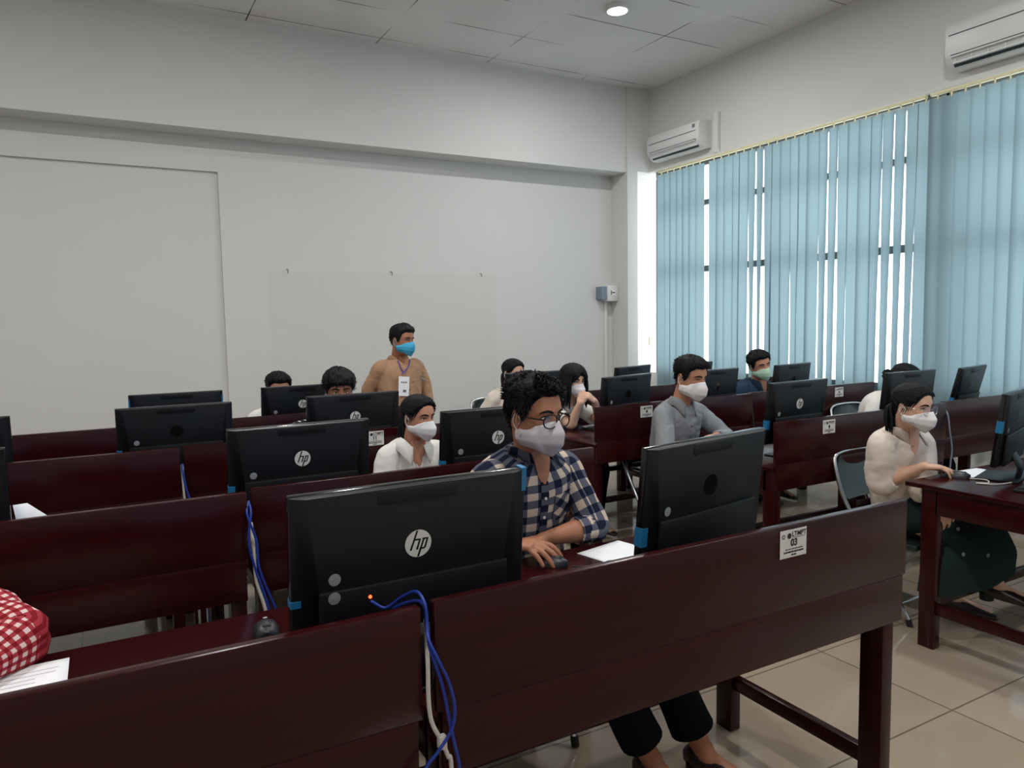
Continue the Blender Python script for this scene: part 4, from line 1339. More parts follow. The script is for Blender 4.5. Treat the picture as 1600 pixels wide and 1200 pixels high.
def person(P):
    hip = np.array(P['hip'], float)               # joint height
    head = np.array(P['head'], float)
    yaw = math.radians(P.get('yaw', 0))
    s = P.get('s', 1.0); w = P.get('w', 1.0)
    F = np.array((math.sin(yaw), -math.cos(yaw), 0)); L = np.array((math.cos(yaw), math.sin(yaw), 0))
    t = thing('person', P['label'], 'person', (hip[0], hip[1], 0), group=P.get('group'))
    org = t.location
    hy, hp, hr = [math.radians(q) for q in P.get('look', (0, 0, 0))]
    hs = P.get('hs', 1.0)
    Mh = Matrix.Translation(head) @ Matrix.Rotation(hy, 4, 'Z') @ Matrix.Rotation(hp, 4, 'X') @ Matrix.Rotation(hr, 4, 'Y') @ Matrix.Scale(hs, 4)
    mh = np.array(Mh)
    hpt = lambda q: mh[:3, :3] @ np.array(q, float) + mh[:3, 3]
    neck_top = hpt((0, 0.028, -0.06))
    nb = hpt((0, 0.045, -0.160))
    nb = nb * (0.45, 0.45, 1) + (hip + (nb - hip) * 1.0) * (0.55, 0.55, 0)
    if 'nb' in P: nb = np.array(P['nb'], float)
    mid = hip + (nb - hip) * 0.5 - F * P.get('hunch', 0.03)
    q3 = hip + (nb - hip) * 0.22 - F * P.get('hunch', 0.03) * 0.7
    q4 = hip + (nb - hip) * 0.8 - F * P.get('hunch', 0.03) * 0.75
    spine = [hip, q3, mid, q4, nb]
    # shoulders
    sh_t = hip + (nb - hip) * 0.86 - F * P.get('hunch', 0.03) * 0.6
    SH = {}
    for k, sg in (('R', -1), ('L', 1)):
        SH[k] = sh_t + L * sg * 0.158 * w * s + F * P.get('shf', 0.01)
        if 'shift' in P: SH[k] = SH[k] + np.array(P['shift'].get(k, (0, 0, 0)))
    body = MB()
    Tr, _ = torso_rings(spine, L, w * s, -0.006, -0.15, 1.04, seg=28)
    body.rings(Tr)
    Tn = unit(neck_top - nb)
    body.tube([nb - Tn * 0.05, nb + Tn * 0.01, neck_top, neck_top + Tn * 0.03], [(0.066 * w, 0.058), (0.056 * hs * (0.6 + 0.4 * w), 0.055 * hs), (0.053 * hs * (0.6 + 0.4 * w), 0.055 * hs), (0.045, 0.05)], seg=22, ref=L)
    head_mesh(body, Mh)
    shirt = MB()
    P.setdefault('fuse', P.get('shirt') not in (MT['plaid'], MT['ging'], MT['bwcheck']))
    wr = P.get('wrinkle', 0.045)
    Sr, Suv = torso_rings(spine, L, w * s, 0.010, P.get('hem', -0.02), 0.985, wr=wr, seed=P.get('seed', 1), loose=P.get('loose', 0.012), belly=P.get('belly', 0))
    if P.get('shirt'):
        shirt.rings(Sr, uv=Suv, cap0=True, cap1=True)
    arms = P['arms']
    for k in ('R', 'L'):
        A = arms[k]
        S = SH[k]; Wt = np.array(A['wrist'], float)
        l1, l2 = 0.285 * s, 0.25 * s
        E = np.array(A['elbow'], float) if 'elbow' in A else ik(S, Wt, l1, l2, A.get('hint', (0, 0.3, -1)))
        ab = A.get('arm', 1.0)
        inn = S - L * (0.05 if k == 'L' else -0.05) - np.array((0, 0, 0.012))
        S_b = S - np.array((0, 0, 0.012))
        body.tube([inn, S_b, S + (E - S) * .5, E, E + (Wt - E) * 0.35, Wt + (Wt - E) * 0.02], [0.030 * ab, 0.040 * ab, 0.042 * ab, 0.038 * ab, 0.041 * ab, (0.026, 0.021)], seg=16)
        sd = -1 if k == 'R' else 1
        d = A.get('dir', tuple(Wt - E)); n = A.get('nrm', (0, 0, 1))
        hand(body, Wt, d, n, sd, A.get('curl', ((18, 25, 18),) * 4), A.get('thumb', (0.6, 0.65, -0.3)), sc=A.get('sc', 0.97 * s), spread=A.get('spread', 0.10))
        if P.get('shirt'):
            cut = A.get('sleeve', 0.9)      # 1 = elbow, 2 = wrist
            puff = P.get('puff', 1.0)
            path = [S - L * sd * 0.05 + np.array((0, 0, 0.004)), S - L * sd * 0.002 - np.array((0, 0, 0.006)), S + (E - S) * 0.45]
            rad = [0.050, 0.060 * puff ** .4, 0.056 * puff]
            if cut <= 1:
                path.append(S + (E - S) * cut); rad.append(0.056 * puff)
            else:
                path += [S + (E - S) * 0.96, E + (Wt - E) * 0.12, E + (Wt - E) * (cut - 1)]
                rad += [0.054 * puff, 0.052 * puff, (0.045 if cut < 1.7 else 0.036) * puff ** 0.6]
            shirt.tube(path, rad, seg=26, sub=9, cap='cuff', uvo=(0.3 if k == 'R' else 0.5, 0.0), wr=(wr * 2.2, 14.0, P.get('seed', 1) + sd), ref=F)
            if cut > 1 and A.get('roll', False):        # rolled cuff
                c = E + (Wt - E) * (cut - 1); ax = unit(Wt - E)
                rr = 0.047 * puff ** 0.6
                shirt.tube([c - ax * 0.035, c + ax * 0.012], [rr * 1.1, rr * 1.02], seg=24, sub=5, cap='cuff', uvo=(0.1, 0.02), wr=(0.06, 30.0, 3.0), ref=F)
        A['E'] = E
    # legs
    kn, an = P['knees'], P['ankles']
    pants = MB()
    for k, sg in (('R', -1), ('L', 1)):
        H = hip + L * sg * 0.085 * w - np.array((0, 0, 0.02)); K = np.array(kn[k], float); An = np.array(an[k], float)
        fd = unit(np.array(P.get('foot', {}).get(k, tuple(F)), float))
        sit = P.get('mode', 'sit') == 'sit'
        th = 0.072 * (0.5 + 0.5 * w)
        body.tube([H - np.array((0, 0, -0.02)), H + (K - H) * .4, K, K + (An - K) * 0.35, An], [th, th * 0.93, 0.050, 0.050 * (0.6 + 0.4 * w), 0.034], seg=16)
        body.tube([An + np.array((0, 0, 0.01)), An - np.array((0, 0, 0.03)) + fd * 0.03, An + fd * 0.12 - np.array((0, 0, 0.05)), An + fd * 0.17 - np.array((0, 0, 0.056))], [0.034, (0.036, 0.034), (0.04, 0.022), (0.034, 0.014)], seg=14)
        if P.get('pants'):
            pl = P.get('pant_len', 0.93)
            pants.tube([H + np.array((0, 0, 0.02)), H + (K - H) * .45, K + (H - K) * 0.04, K + (An - K) * 0.3, K + (An - K) * pl], [th + 0.018, th + 0.014, 0.066, 0.066, P.get('pant_w', 0.052)], seg=22, sub=7, cap='cuff', wr=(0.06, 9.0, sg + 2.0))
        if P.get('shoes', True):
            sb = MB()
            ref = unit(np.cross((0, 0, 1), fd))
            z = An[2]
            tilt = np.array((0, 0, P.get('foot_tilt', {}).get(k, 0.0)))
            pth = [An - fd * 0.045 + np.array((0, 0, -0.045)), An - fd * 0.03 + np.array((0, 0, -0.035)), An + fd * 0.05 + np.array((0, 0, -0.045)) + tilt * 0.3, An + fd * 0.13 + np.array((0, 0, -0.058)) + tilt * 0.8, An + fd * 0.195 + np.array((0, 0, -0.066)) + tilt]
            sb.tube(pth, [(0.026, 0.03), (0.036, 0.042), (0.042, 0.036), (0.045, 0.025), (0.028, 0.016)], seg=20, sub=6, ref=ref)
            so = sb.build('shoe', MT['shoe'], t, org)
            hb = MB()
            hc = An - fd * 0.03
            for (c, hl) in ((hc, 0.04),):
                hb.tube([c + np.array((0, 0, -0.055)), c + np.array((0, 0, -0.092))], [(0.034, 0.03), (0.033, 0.03)], seg=16, sub=3, cap=None, ref=ref)
            hb.build('heel', MT['rubber'], so, origin=(0, 0, 0)).location = -org
            if P.get('laces'):
                lb = MB()
                for q in range(4):
                    c = An + fd * (0.045 + 0.02 * q) + np.array((0, 0, -0.012 - 0.008 * q)) + tilt * 0.4
                    lb.tube([c - ref * 0.02, c + np.array((0, 0, 0.006)), c + ref * 0.02], [0.0022] * 3, seg=6, sub=4)
                lb.build('lace', MT['inkg'], so, origin=(0, 0, 0)).location = -org
    me = fuse(body, P.get('voxel', 0.0075), P.get('smooth', 3))
    me.name = 'body'
    me.materials.clear(); me.materials.append(P['skin'])
    me.transform(Matrix.Translation(-org))
    child('body', me, t)
    if P.get('pants'):
        pr, _ = torso_rings(spine, L, w * s, 0.012, -0.17, 0.14, seg=28)
        pants.rings(pr)
        pants.build('trousers', P['pants'], t, org)
    if P.get('skirt'):
        sk = MB()
        R = []
        hemR = P['skirt']['rings']
        for (c, ax, hw, hd) in hemR:
            c = np.array(c, float); ax = unit(np.array(ax, float))
            x = unit(L * 1.0 - ax * np.dot(L, ax)); y = np.cross(ax, x)
            a = np.linspace(0, 2 * PI, 40, endpoint=False)
            rip = 1 + 0.05 * np.cos(a * 7 + 1.0) * (len(R) / len(hemR))
            R.append(c + np.outer(np.cos(a) * hw * rip, x) + np.outer(np.sin(a) * hd * rip, y))
        sk.rings(catmull_rings(R, 5), cap1=False)
        sk.build('skirt', MT['skirt'], t, org)
        bt = MB()
        for c in P['skirt'].get('buttons', []):
            bt.tube([np.array(c), np.array(c) + F * 0.004], [0.009, 0.009], seg=12, sub=2, cap=None)
        if bt.n:
            bt.build('skirt_button', MT['inkg'], t, org)
    if P.get('shirt'):
        front_i = 0
        fr = catmull([Sr[i][0] for i in range(2, len(Sr) - 3)], 2)
        plk = MB()
        if P.get('placket', True):
            off = lambda p, q: p + L * q + F * 0.004
            (shirt if not P.get('fuse') else plk).rings([[off(p, -0.016) - F * 0.002, off(p, -0.015), off(p, 0.015), off(p, 0.016) - F * 0.002] for p in fr], closed=False,
                        uv=[[(0.29 + q * 0.01, 0.01 * i) for q in range(5)] for i in range(len(fr))])
        if P.get('pocket'):
            i0, i1 = 20, 26
            j = P.get('pocket_j', 4)
            Rp = []
            c0, c1, c2, c3 = Sr[i1][j - 2], Sr[i1][j + 2], Sr[i0][j - 2], Sr[i0][j + 2]
            for v in np.linspace(0, 1, 8):
                row = []
                for u in np.linspace(0, 1, 8):
                    jj = j - 2 + 4 * u; j0 = int(math.floor(jj)); fj = jj - j0
                    ii = i1 + (i0 - i1) * v; a0 = int(math.floor(ii)); fi = ii - a0
                    g = lambda a, b_: Sr[min(a, len(Sr) - 1)][b_ % Sr.shape[1]]
                    p = (g(a0, j0) * (1 - fj) + g(a0, j0 + 1) * fj) * (1 - fi) + (g(a0 + 1, j0) * (1 - fj) + g(a0 + 1, j0 + 1) * fj) * fi
                    nrm = unit(p - (Sr[a0].mean(0)))
                    row.append(p + nrm * 0.004)
                Rp.append(row)
            (shirt if not P.get('fuse') else plk).rings(Rp, closed=False, uv=[[(0.707 * (u - v) * 0.13, 0.707 * (u + v) * 0.13) for u in np.linspace(0, 1, 9)] for v in np.linspace(0, 1, 8)])
        if P.get('fuse'):
            sme = fuse(shirt, P.get('svoxel', 0.007), P.get('ssmooth', 7), P.get('folds', 0.0065), P.get('seed', 1) * 1.7)
            sme.name = 'shirt'
            sme.materials.clear(); sme.materials.append(P['shirt'])
            sme.transform(Matrix.Translation(-org))
            child('shirt', sme, t)
            if plk.n:
                plk.build('placket', P['shirt'], t, org)
        else:
            shirt.build('shirt', P['shirt'], t, org)
        cb = MB()
        collar(cb, nb, Tn, L, F, 0.058 * (0.6 + 0.4 * w) * hs + P.get('col_r', 0.004), rnd=P.get('round_collar', False), gap=P.get('col_gap', 26), tip=P.get('col_tip', 0.05), spread=P.get('col_spread', 0.035))
        co = cb.build('collar', P['shirt'], t, org, solid=0.0025)
        if P.get('neckline'):       # skin at the open neck
            vb = MB()
            i0 = int(len(fr) * P['neckline'])
            top = fr[-1] + Tn * 0.03
            pts = list(fr[i0:]) + [Sr[len(Sr) - 3][0], Sr[len(Sr) - 1][0] + F * 0.002, nb + Tn * 0.02 + F * 0.052]
            R = []
            for q, p in enumerate(pts):
                h = P.get('vwide', 0.042) * (q + 0.3) / len(pts) + 0.002
                R.append([p + L * a * h + F * (0.0062 - 0.004 * abs(a) ** 2) for a in (-1, -.5, 0, .5, 1)])
            vb.rings(R, closed=False)
            vb.build('neckline', P['skin'], t, org)
        if P.get('buttons'):
            bb = MB()
            for q in np.linspace(0.12, P.get('btop', 0.86), 6):
                p = fr[int(q * (len(fr) - 1))] + F * 0.005
                bb.tube([p, p + F * 0.003], [0.0055, 0.005], seg=12, sub=2, cap=None)
            bb.build('button_row', P['buttons'], t, org)
    # eyes, brows
    if P.get('eyes', True):
        for sg, nm in ((1, 'eye'), (-1, 'eye')):
            x = sg * 0.031
            y = face_y(x, 0.0)
            e = MB()
            c = np.array((x, y + 0.0035, 0.0))
            op = P.get('eye_open', 1.0)
            e.ball(c, (0.0135, 0.0075, 0.0058 * op), mi=0, mtx=Mh, nu=18, nv=12)
            gx = P.get('gaze', 0.0)
            e.ball(c + np.array((gx, -0.0048, -0.0004)), (0.0055, 0.0035, min(0.0055, 0.0056 * op)), mi=1, mtx=Mh, nu=14, nv=10)
            e.build('eye', [MT['eyew'], MT['iris']], t, org)
        bw = MB()
        for sg in (1, -1):
            up = [(sg * xx, face_y(sg * xx, zz) - 0.0015, zz) for xx, zz in ((0.0165, -0.0005), (0.024, 0.0055), (0.033, 0.0068), (0.041, 0.0045), (0.0465, -0.001))]
            bw.tube(up, [0.0009, 0.0016, 0.0019, 0.0018, 0.0010], seg=7, sub=4, mtx=Mh)
            br = [(sg * xx, face_y(sg * xx, zz) - 0.001, zz) for xx, zz in ((0.013, 0.0195), (0.022, 0.0235), (0.034, 0.0255), (0.046, 0.0225), (0.054, 0.017))]
            bw.tube(br, [(0.002, 0.003), (0.002, 0.0042), (0.002, 0.004), (0.0018, 0.003), (0.001, 0.0012)], seg=8, sub=4, mtx=Mh)
        bw.build('eyebrow_pair', MT['hair'], t, org)
    if P.get('hair'):
        make_hair(P['hair'], Mh, P.get('seed', 1)).build('hair', MT['hair'], t, org)
    if P.get('mask'):
        kind, mm = P['mask']
        mo = make_mask(kind, Mh).build('face_mask', mm, t, org, sharp=13 if kind != 'ridge' else 40)
        sdm = mo.modifiers.new('thickness', 'SOLIDIFY'); sdm.thickness = 0.0012
    if P.get('glasses'):
        fm, rx, rz, rr = P['glasses']
        g = MB(); lens = MB()
        zc = -0.006
        for sg in (1, -1):
            cx = sg * 0.034
            yc = min(face_y(cx, zc), face_y(0.012 * sg, 0.0)) - P.get('gl_out', 0.019)
            a = np.linspace(0, 2 * PI, 25)
            path = [(cx + rx * math.copysign(abs(math.cos(q)) ** 0.85, math.cos(q)), yc + 0.006 * (abs(math.cos(q)) if math.cos(q) * sg > 0 else 0), zc + rz * math.copysign(abs(math.sin(q)) ** 0.85, math.sin(q))) for q in a]
            g.tube(path, [rr] * len(path), seg=8, sub=2, cap=None, mtx=Mh)
            lens.add([path[0]] and [(cx, yc + 0.001, zc)] + path[:-1], [(0, i + 1, (i + 1) % 24 + 1) for i in range(24)], mtx=Mh)
            g.tube([(cx + sg * rx * 0.98, yc + 0.004, zc + rz * 0.35), (sg * 0.076, yc + 0.03, zc + rz * 0.4), (sg * 0.079, -0.02, 0.004), (sg * 0.080, 0.012, 0.012), (sg * 0.078, 0.03, -0.01)], [rr * 1.2, rr * 1.3, rr, rr, rr * 0.8], seg=8, sub=5, mtx=Mh)
        yb = face_y(0.0, 0.0) - 0.004
        g.tube([(-0.034 + rx, yc + 0.0, zc + 0.004), (0, yb - 0.003, zc + 0.010), (0.034 - rx, yc + 0.0, zc + 0.004)], [rr * 1.1] * 3, seg=8, sub=5, mtx=Mh)
        go = g.build('glasses', fm, t, org)
        lo = lens.build('lens', MT['lens'], go, origin=org, smooth=False)
    P['_'] = dict(root=t, Sr=Sr, F=F, L=L, fr=[Sr[i][0] for i in range(len(Sr))], nb=nb, Tn=Tn, org=org)
    return t

def catmull_rings(R, sub):
    R = np.array(R)
    n = R.shape[1]
    cols = [catmull(R[:, j], sub) for j in range(n)]
    return np.stack(cols, 1)

# ------------------------------------------------------------------ folding chairs
def folding_chair(x, y, rot, label, k=1.0):
    """sitter faces -y"""
    t = thing('folding_chair', label, 'chair', (x, y, 0), math.radians(rot), group='folding chairs')
    t.scale = (1, 1, k)
    st = MT['steel']
    tr = 0.011
    w = 0.205
    b = MB()
    bk = [(-w, 0.10, 0.46), (-w, 0.20, 0.62), (-w * 0.98, 0.255, 0.78), (-w * 0.8, 0.275, 0.845), (0, 0.28, 0.86), (w * 0.8, 0.275, 0.845), (w * 0.98, 0.255, 0.78), (w, 0.20, 0.62), (w, 0.10, 0.46)]
    b.tube(bk, [tr] * len(bk), seg=10, sub=5)
    child('back_frame', b.mesh('back_frame', st), t)
    for s in (-1, 1):
        b = MB(); b.tube([(s * w, 0.10, 0.46), (s * w, -0.07, 0.22), (s * w, -0.19, 0.02)], [tr] * 3, seg=10, sub=4)
        lg = child('leg', b.mesh('leg', st), t)
        b = MB(); b.tube([(s * w, -0.183, 0.035), (s * w, -0.193, 0.001)], [tr + 0.004] * 2, seg=10, sub=2, cap=None)
        child('leg_cap', b.mesh('leg_cap', MT['rubber']), lg)
        b = MB(); b.tube([(s * (w - 0.026), -0.12, 0.42), (s * (w - 0.026), 0.06, 0.22), (s * (w - 0.026), 0.21, 0.02)], [tr] * 3, seg=10, sub=4)
        lg = child('leg', b.mesh('leg', st), t)
        b = MB(); b.tube([(s * (w - 0.026), 0.203, 0.035), (s * (w - 0.026), 0.213, 0.001)], [tr + 0.004] * 2, seg=10, sub=2, cap=None)
        child('leg_cap', b.mesh('leg_cap', MT['rubber']), lg)
    for q in ([(-w, -0.14, 0.11), (w, -0.14, 0.11)], [(-w + .026, 0.16, 0.095), (w - .026, 0.16, 0.095)]):
        b = MB(); b.tube(q, [0.007] * 2, seg=8, sub=2)
        child('crossbar', b.mesh('crossbar', st), t)
    b = MB(); b.box((-w + 0.008, -0.21, 0.405), (w - 0.008, 0.17, 0.438), bev=0.012)
    child('seat', b.mesh('seat', MT['vinyl']), t)
    b = MB()
    R = []
    for z, h in ((0.60, 0.85), (0.62, 0.93), (0.70, 0.95), (0.78, 0.9), (0.83, 0.74), (0.845, 0.6)):
        yy = np.interp(z, [0.46, 0.62, 0.78, 0.845, 0.86], [0.10, 0.20, 0.255, 0.272, 0.28])
        R.append([(q * w * h, yy + 0.012 - 0.02 * (1 - abs(q) ** 2) * 0 + (0.014 if side else -0.014) + 0.02 * (1 - q * q), z) for side, qs in ((0, np.linspace(-1, 1, 9)), (1, np.linspace(1, -1, 9))) for q in qs])
    b.rings(R)
    child('backrest', b.mesh('backrest', MT['vinyl']), t)
    return t

# ------------------------------------------------------------------ who sits and stands where
REST = ((12, 18, 12), (12, 18, 12), (14, 20, 14), (16, 22, 14))
MOUSE = ((22, 22, 10), (20, 26, 12), (24, 30, 14), (30, 34, 16))
FIST = ((62, 75, 45), (62, 78, 45), (64, 78, 45), (66, 78, 45))
def desk_arms(hx, yd, x_off=0.13, z=0.795, x0=0.0):
    """both forearms resting on the table edge"""
    return dict(R=dict(wrist=(hx - x_off + x0, yd, z), dir=(0.35, -1, -0.05), nrm=(0, 0, 1), hint=(-0.6, 0.5, -1), curl=REST, sleeve=1.85),
                L=dict(wrist=(hx + x_off + x0, yd, z), dir=(-0.35, -1, -0.05), nrm=(0, 0, 1), hint=(0.6, 0.5, -1), curl=REST, sleeve=1.85))
def sit_legs(x, y, yaw=0, z=0.50):
    return dict(knees={'R': (x - 0.12, y - 0.42, z), 'L': (x + 0.12, y - 0.42, z)}, ankles={'R': (x - 0.11, y - 0.40, 0.095), 'L': (x + 0.12, y - 0.36, 0.095)})
HIPZ = 0.53

# 1 man in the navy check shirt, row 1
folding_chair(1.235, 2.34, -4, 'folding chair of the man in the navy check shirt')
person(dict(label='man in navy and cream check shirt, glasses and pale mask, hand on a mouse', hip=(1.31, 2.31, HIPZ), nb=(1.295, 2.20, 1.098), head=(1.262, 2.115, 1.237), look=(15, 4, 0), yaw=6, s=1.02, w=1.05, hs=1.0,
    skin=MT['skin1'], pocket_j=3, hair='quiff', mask=('ridge', MT['maskg']), glasses=(MT['frame_k'], 0.028, 0.0225, 0.0024), shirt=MT['plaid'], buttons=MT['buttonw'], pocket=True, seed=3, voxel=0.0042, smooth=4, hunch=0.035, wrinkle=0.05, neckline=0.965, vwide=0.045, col_tip=0.075, col_spread=0.028, eye_open=1.0, gaze=0.003,
    arms=dict(R=dict(wrist=(1.118, 2.062, 0.818), dir=(0.60, -0.76, 0.14), nrm=(-0.1, 0.12, 1), hint=(-0.9, 0.7, -0.6), sc=1.1, spread=0.16, curl=((20, 26, 14), (30, 20, 8), (34, 18, 8), (34, 18, 8)), thumb=(0.9, 0.42, -0.35), sleeve=1.42, roll=True),
              L=dict(wrist=(1.27, 2.10, 0.805), dir=(-1, -0.12, 0), nrm=(0, 0.1, 1), elbow=(1.51, 2.12, 0.81), curl=REST, sleeve=1.30, roll=True)),
    knees={'R': (1.33, 1.86, 0.50), 'L': (1.54, 1.86, 0.50)}, ankles={'R': (1.52, 1.82, 0.085), 'L': (1.71, 1.78, 0.085)}, pants=MT['black_cloth'], pant_len=0.80, pant_w=0.075, foot={'R': (0.3, -1, 0), 'L': (0.3, -1, 0)}))

# 2 girl in the white blouse, row 2
folding_chair(1.40, 3.66, 0, 'folding chair of the girl in the white blouse')
person(dict(label='girl in white blouse with dark ponytail and white mask, beside the label 11', hip=(1.39, 3.62, HIPZ), head=(1.368, 3.43, 1.082), look=(19, 4, 0), yaw=6, s=0.90, w=0.88, hs=0.885,
    skin=MT['skin2'], hair='tied', mask=('fold', MT['maskw']), shirt=MT['white'], seed=5, voxel=0.006, hunch=0.035, neckline=0.925, vwide=0.045, round_collar=True, col_gap=24, col_tip=0.06, col_spread=0.05, col_r=0.010, buttons=MT['buttonw'], btop=0.6,
    arms=desk_arms(1.38, 3.29), **sit_legs(1.39, 3.60), pants=MT['black_cloth']))

# 3 man in grey, right block row 2
folding_chair(3.17, 3.63, 0, 'folding chair of the man in the grey shirt')
person(dict(label='man in plain grey shirt with white mask, seated before the dark red panel', hip=(3.17, 3.60, HIPZ), head=(3.115, 3.36, 1.195), look=(6, 10, 0), yaw=8, s=1.0, w=0.92, hs=1.02,
    skin=MT['skin2'], hair='short', mask=('ridge', MT['maskw']), shirt=MT['grey_shirt'], buttons=MT['button'], seed=8, voxel=0.0065, hunch=0.02, eye_open=0.5, wrinkle=0.05,
    arms=dict(R=dict(wrist=(3.13, 3.28, 0.80), dir=(0.8, -0.5, 0), nrm=(0, 0, 1), hint=(-1, 0.2, -0.6), curl=REST, sleeve=1.9), L=dict(wrist=(3.24, 3.27, 0.83), dir=(-0.9, -0.3, 0), nrm=(0, 0, 1), hint=(1, 0.2, -0.5), curl=REST, sleeve=1.9)),
    **sit_legs(3.17, 3.60), pants=MT['black_cloth']))

# 4 woman in the cream shirt with glasses, right block row 1
folding_chair(3.64, 2.33, 0, 'dark padded folding chair with steel rim behind the woman in cream', k=0.94)
person(dict(label='woman in cream shirt, thin glasses and long dark skirt at the desk end', hip=(3.61, 2.29, HIPZ), nb=(3.455, 2.205, 0.975), head=(3.40, 2.135, 1.108), look=(0, 6, 0), yaw=-8, s=0.92, w=0.90, hs=0.885,
    skin=MT['skin3'], hair='lowtail', mask=('fold', MT['maskw']), glasses=(MT['frame_s'], 0.027, 0.024, 0.0012), shirt=MT['cream_shirt'], seed=12, voxel=0.0045, smooth=4, hunch=0.05, puff=1.22, wrinkle=0.06, loose=0.012, col_gap=28, neckline=0.94, vwide=0.036, hem=-0.04,
    arms=dict(R=dict(wrist=(3.445, 2.10, 0.812), dir=(0.62, -0.78, 0.0), nrm=(0.05, 0, 1), elbow=(3.375, 2.27, 0.715), curl=((16, 26, 14), (18, 28, 14), (22, 28, 14), (26, 28, 14)), thumb=(0.9, 0.4, -0.3), sleeve=1.30, sc=0.9, arm=0.9),
              L=dict(wrist=(3.335, 1.93, 0.72), dir=(-0.06, -0.22, -1), nrm=(-0.55, -0.8, 0.1), elbow=(3.51, 2.14, 0.685), curl=((14, 22, 16), (12, 20, 14), (12, 20, 14), (14, 22, 14)), sleeve=1.45, sc=0.9, arm=0.9)),
    knees={'R': (3.55, 1.97, 0.49), 'L': (3.64, 1.95, 0.53)}, ankles={'R': (3.77, 2.13, 0.10), 'L': (3.665, 1.87, 0.265)}, foot={'R': (0.25, -1, 0), 'L': (0.2, -1, 0)}, laces=True,
    skirt=dict(rings=[((3.61, 2.31, 0.60), (0, -0.25, -1), 0.15, 0.115), ((3.60, 2.25, 0.545), (0.0, -1, -0.1), 0.17, 0.11), ((3.635, 2.10, 0.53), (0.0, -1, 0), 0.17, 0.115), ((3.60, 1.97, 0.51), (0.0, -0.8, -0.6), 0.20, 0.095), ((3.575, 1.935, 0.42), (0.0, -0.1, -1), 0.262, 0.11), ((3.57, 1.94, 0.345), (0, 0, -1), 0.275, 0.12), ((3.565, 1.945, 0.28), (0.12, 0, -1), 0.28, 0.125)],
        buttons=[(3.36, 1.852, 0.46), (3.50, 1.82, 0.44), (3.33, 1.862, 0.58)])))

# 5 standing man in tan
tanP = dict(label='man in tan shirt with blue mask and name card standing by the wall', mode='stand', hip=(2.10, 5.66, 0.80), head=(2.112, 5.60, 1.415), nb=(2.10, 5.67, 1.265), look=(28, 2, 2), yaw=14, s=0.96, w=1.14, hs=1.0,
    skin=MT['skin1'], hair='sidepart', mask=('pleat', MT['maskb']), shirt=MT['tan_shirt'], buttons=MT['button'], btop=0.7, seed=17, voxel=0.0065, hunch=0.01, loose=0.02, belly=0.28, hem=-0.16, wrinkle=0.04, eye_open=0.6, neckline=0.9,
    arms=dict(R=dict(wrist=(1.93, 5.80, 0.93), dir=(0.4, 0.3, -1), nrm=(-0.6, -0.8, 0), elbow=(1.85, 5.71, 1.02), curl=FIST, sleeve=1.9, arm=1.15), L=dict(wrist=(2.36, 5.66, 0.86), dir=(0.05, -0.2, -1), nrm=(0.9, -0.3, 0), elbow=(2.345, 5.72, 1.03), curl=REST, sleeve=1.9, arm=1.15)),
    knees={'R': (2.0, 5.64, 0.43), 'L': (2.21, 5.66, 0.43)}, ankles={'R': (1.99, 5.67, 0.095), 'L': (2.22, 5.69, 0.095)}, pants=MT['black_cloth'])
person(tanP)
q = tanP['_']
lb = MB()
fr = q['fr']; F_, L_ = q['F'], q['L']
c_top = fr[-2]; card_i = min(range(34), key=lambda k: abs(fr[k][2] - 1.135)); card_top = fr[card_i] + F_ * 0.014 - L_ * 0.055
for sg in (-1, 1):
    lb.tube([c_top + L_ * sg * 0.058 - F_ * 0.005 + np.array((0, 0, 0.02)), fr[card_i + 5] + L_ * (sg * 0.038 - 0.02) + F_ * 0.010, fr[card_i + 2] - L_ * 0.045 + F_ * 0.010, card_top + np.array((0, 0, 0.02))], [(0.005, 0.0015)] * 4, seg=8, sub=5)
lan = lb.build('lanyard', MT['purple'], q['root'], q['org'])
cm = MB()
ux = unit(L_ + np.array((0, 0, -0.1))); uz = unit(np.array((0, 0, 1)) + L_ * 0.14 + F_ * -0.1)
def card_box(mb, x0, x1, z0, z1, d0, d1):
    vs = [card_top + ux * x + uz * z + F_ * d for d in (d0, d1) for x, z in ((x0, z0), (x1, z0), (x1, z1), (x0, z1))]
    mb.add(vs, [(3, 2, 1, 0), (4, 5, 6, 7), (0, 1, 5, 4), (1, 2, 6, 5), (2, 3, 7, 6), (3, 0, 4, 7)])
card_box(cm, -0.05, 0.05, -0.155, 0.0, 0.012, 0.016)
lan_card = cm.build('name_card', MT['paper'], lan, origin=q['org'], smooth=False)
ci = MB()
card_box(ci, -0.008, 0.022, -0.125, -0.105, 0.016, 0.0168)
for k in range(3):
    card_box(ci, -0.028 + 0.02 * k, -0.014 + 0.02 * k, -0.052, -0.040, 0.016, 0.0168)
ob = ci.build('card_print', MT['inkg'], lan, origin=q['org'], smooth=False)
# pen in the pocket
pb = MB()
pp = q['Sr'][23][5]
pb.tube([pp + F_ * 0.006 + np.array((0, 0, -0.05)), pp + F_ * 0.012 + np.array((0, 0, 0.025))], [0.004, 0.004], seg=8, sub=2)
pb.tube([pp + F_ * 0.01 + L_ * 0.01 + np.array((0, 0, 0.0)), pp + F_ * 0.012 + L_ * 0.045 + np.array((0, 0, -0.016))], [0.005, 0.005], seg=8, sub=2)
pb.build('pocket_pen', MT['stick'], q['root'], q['org'])

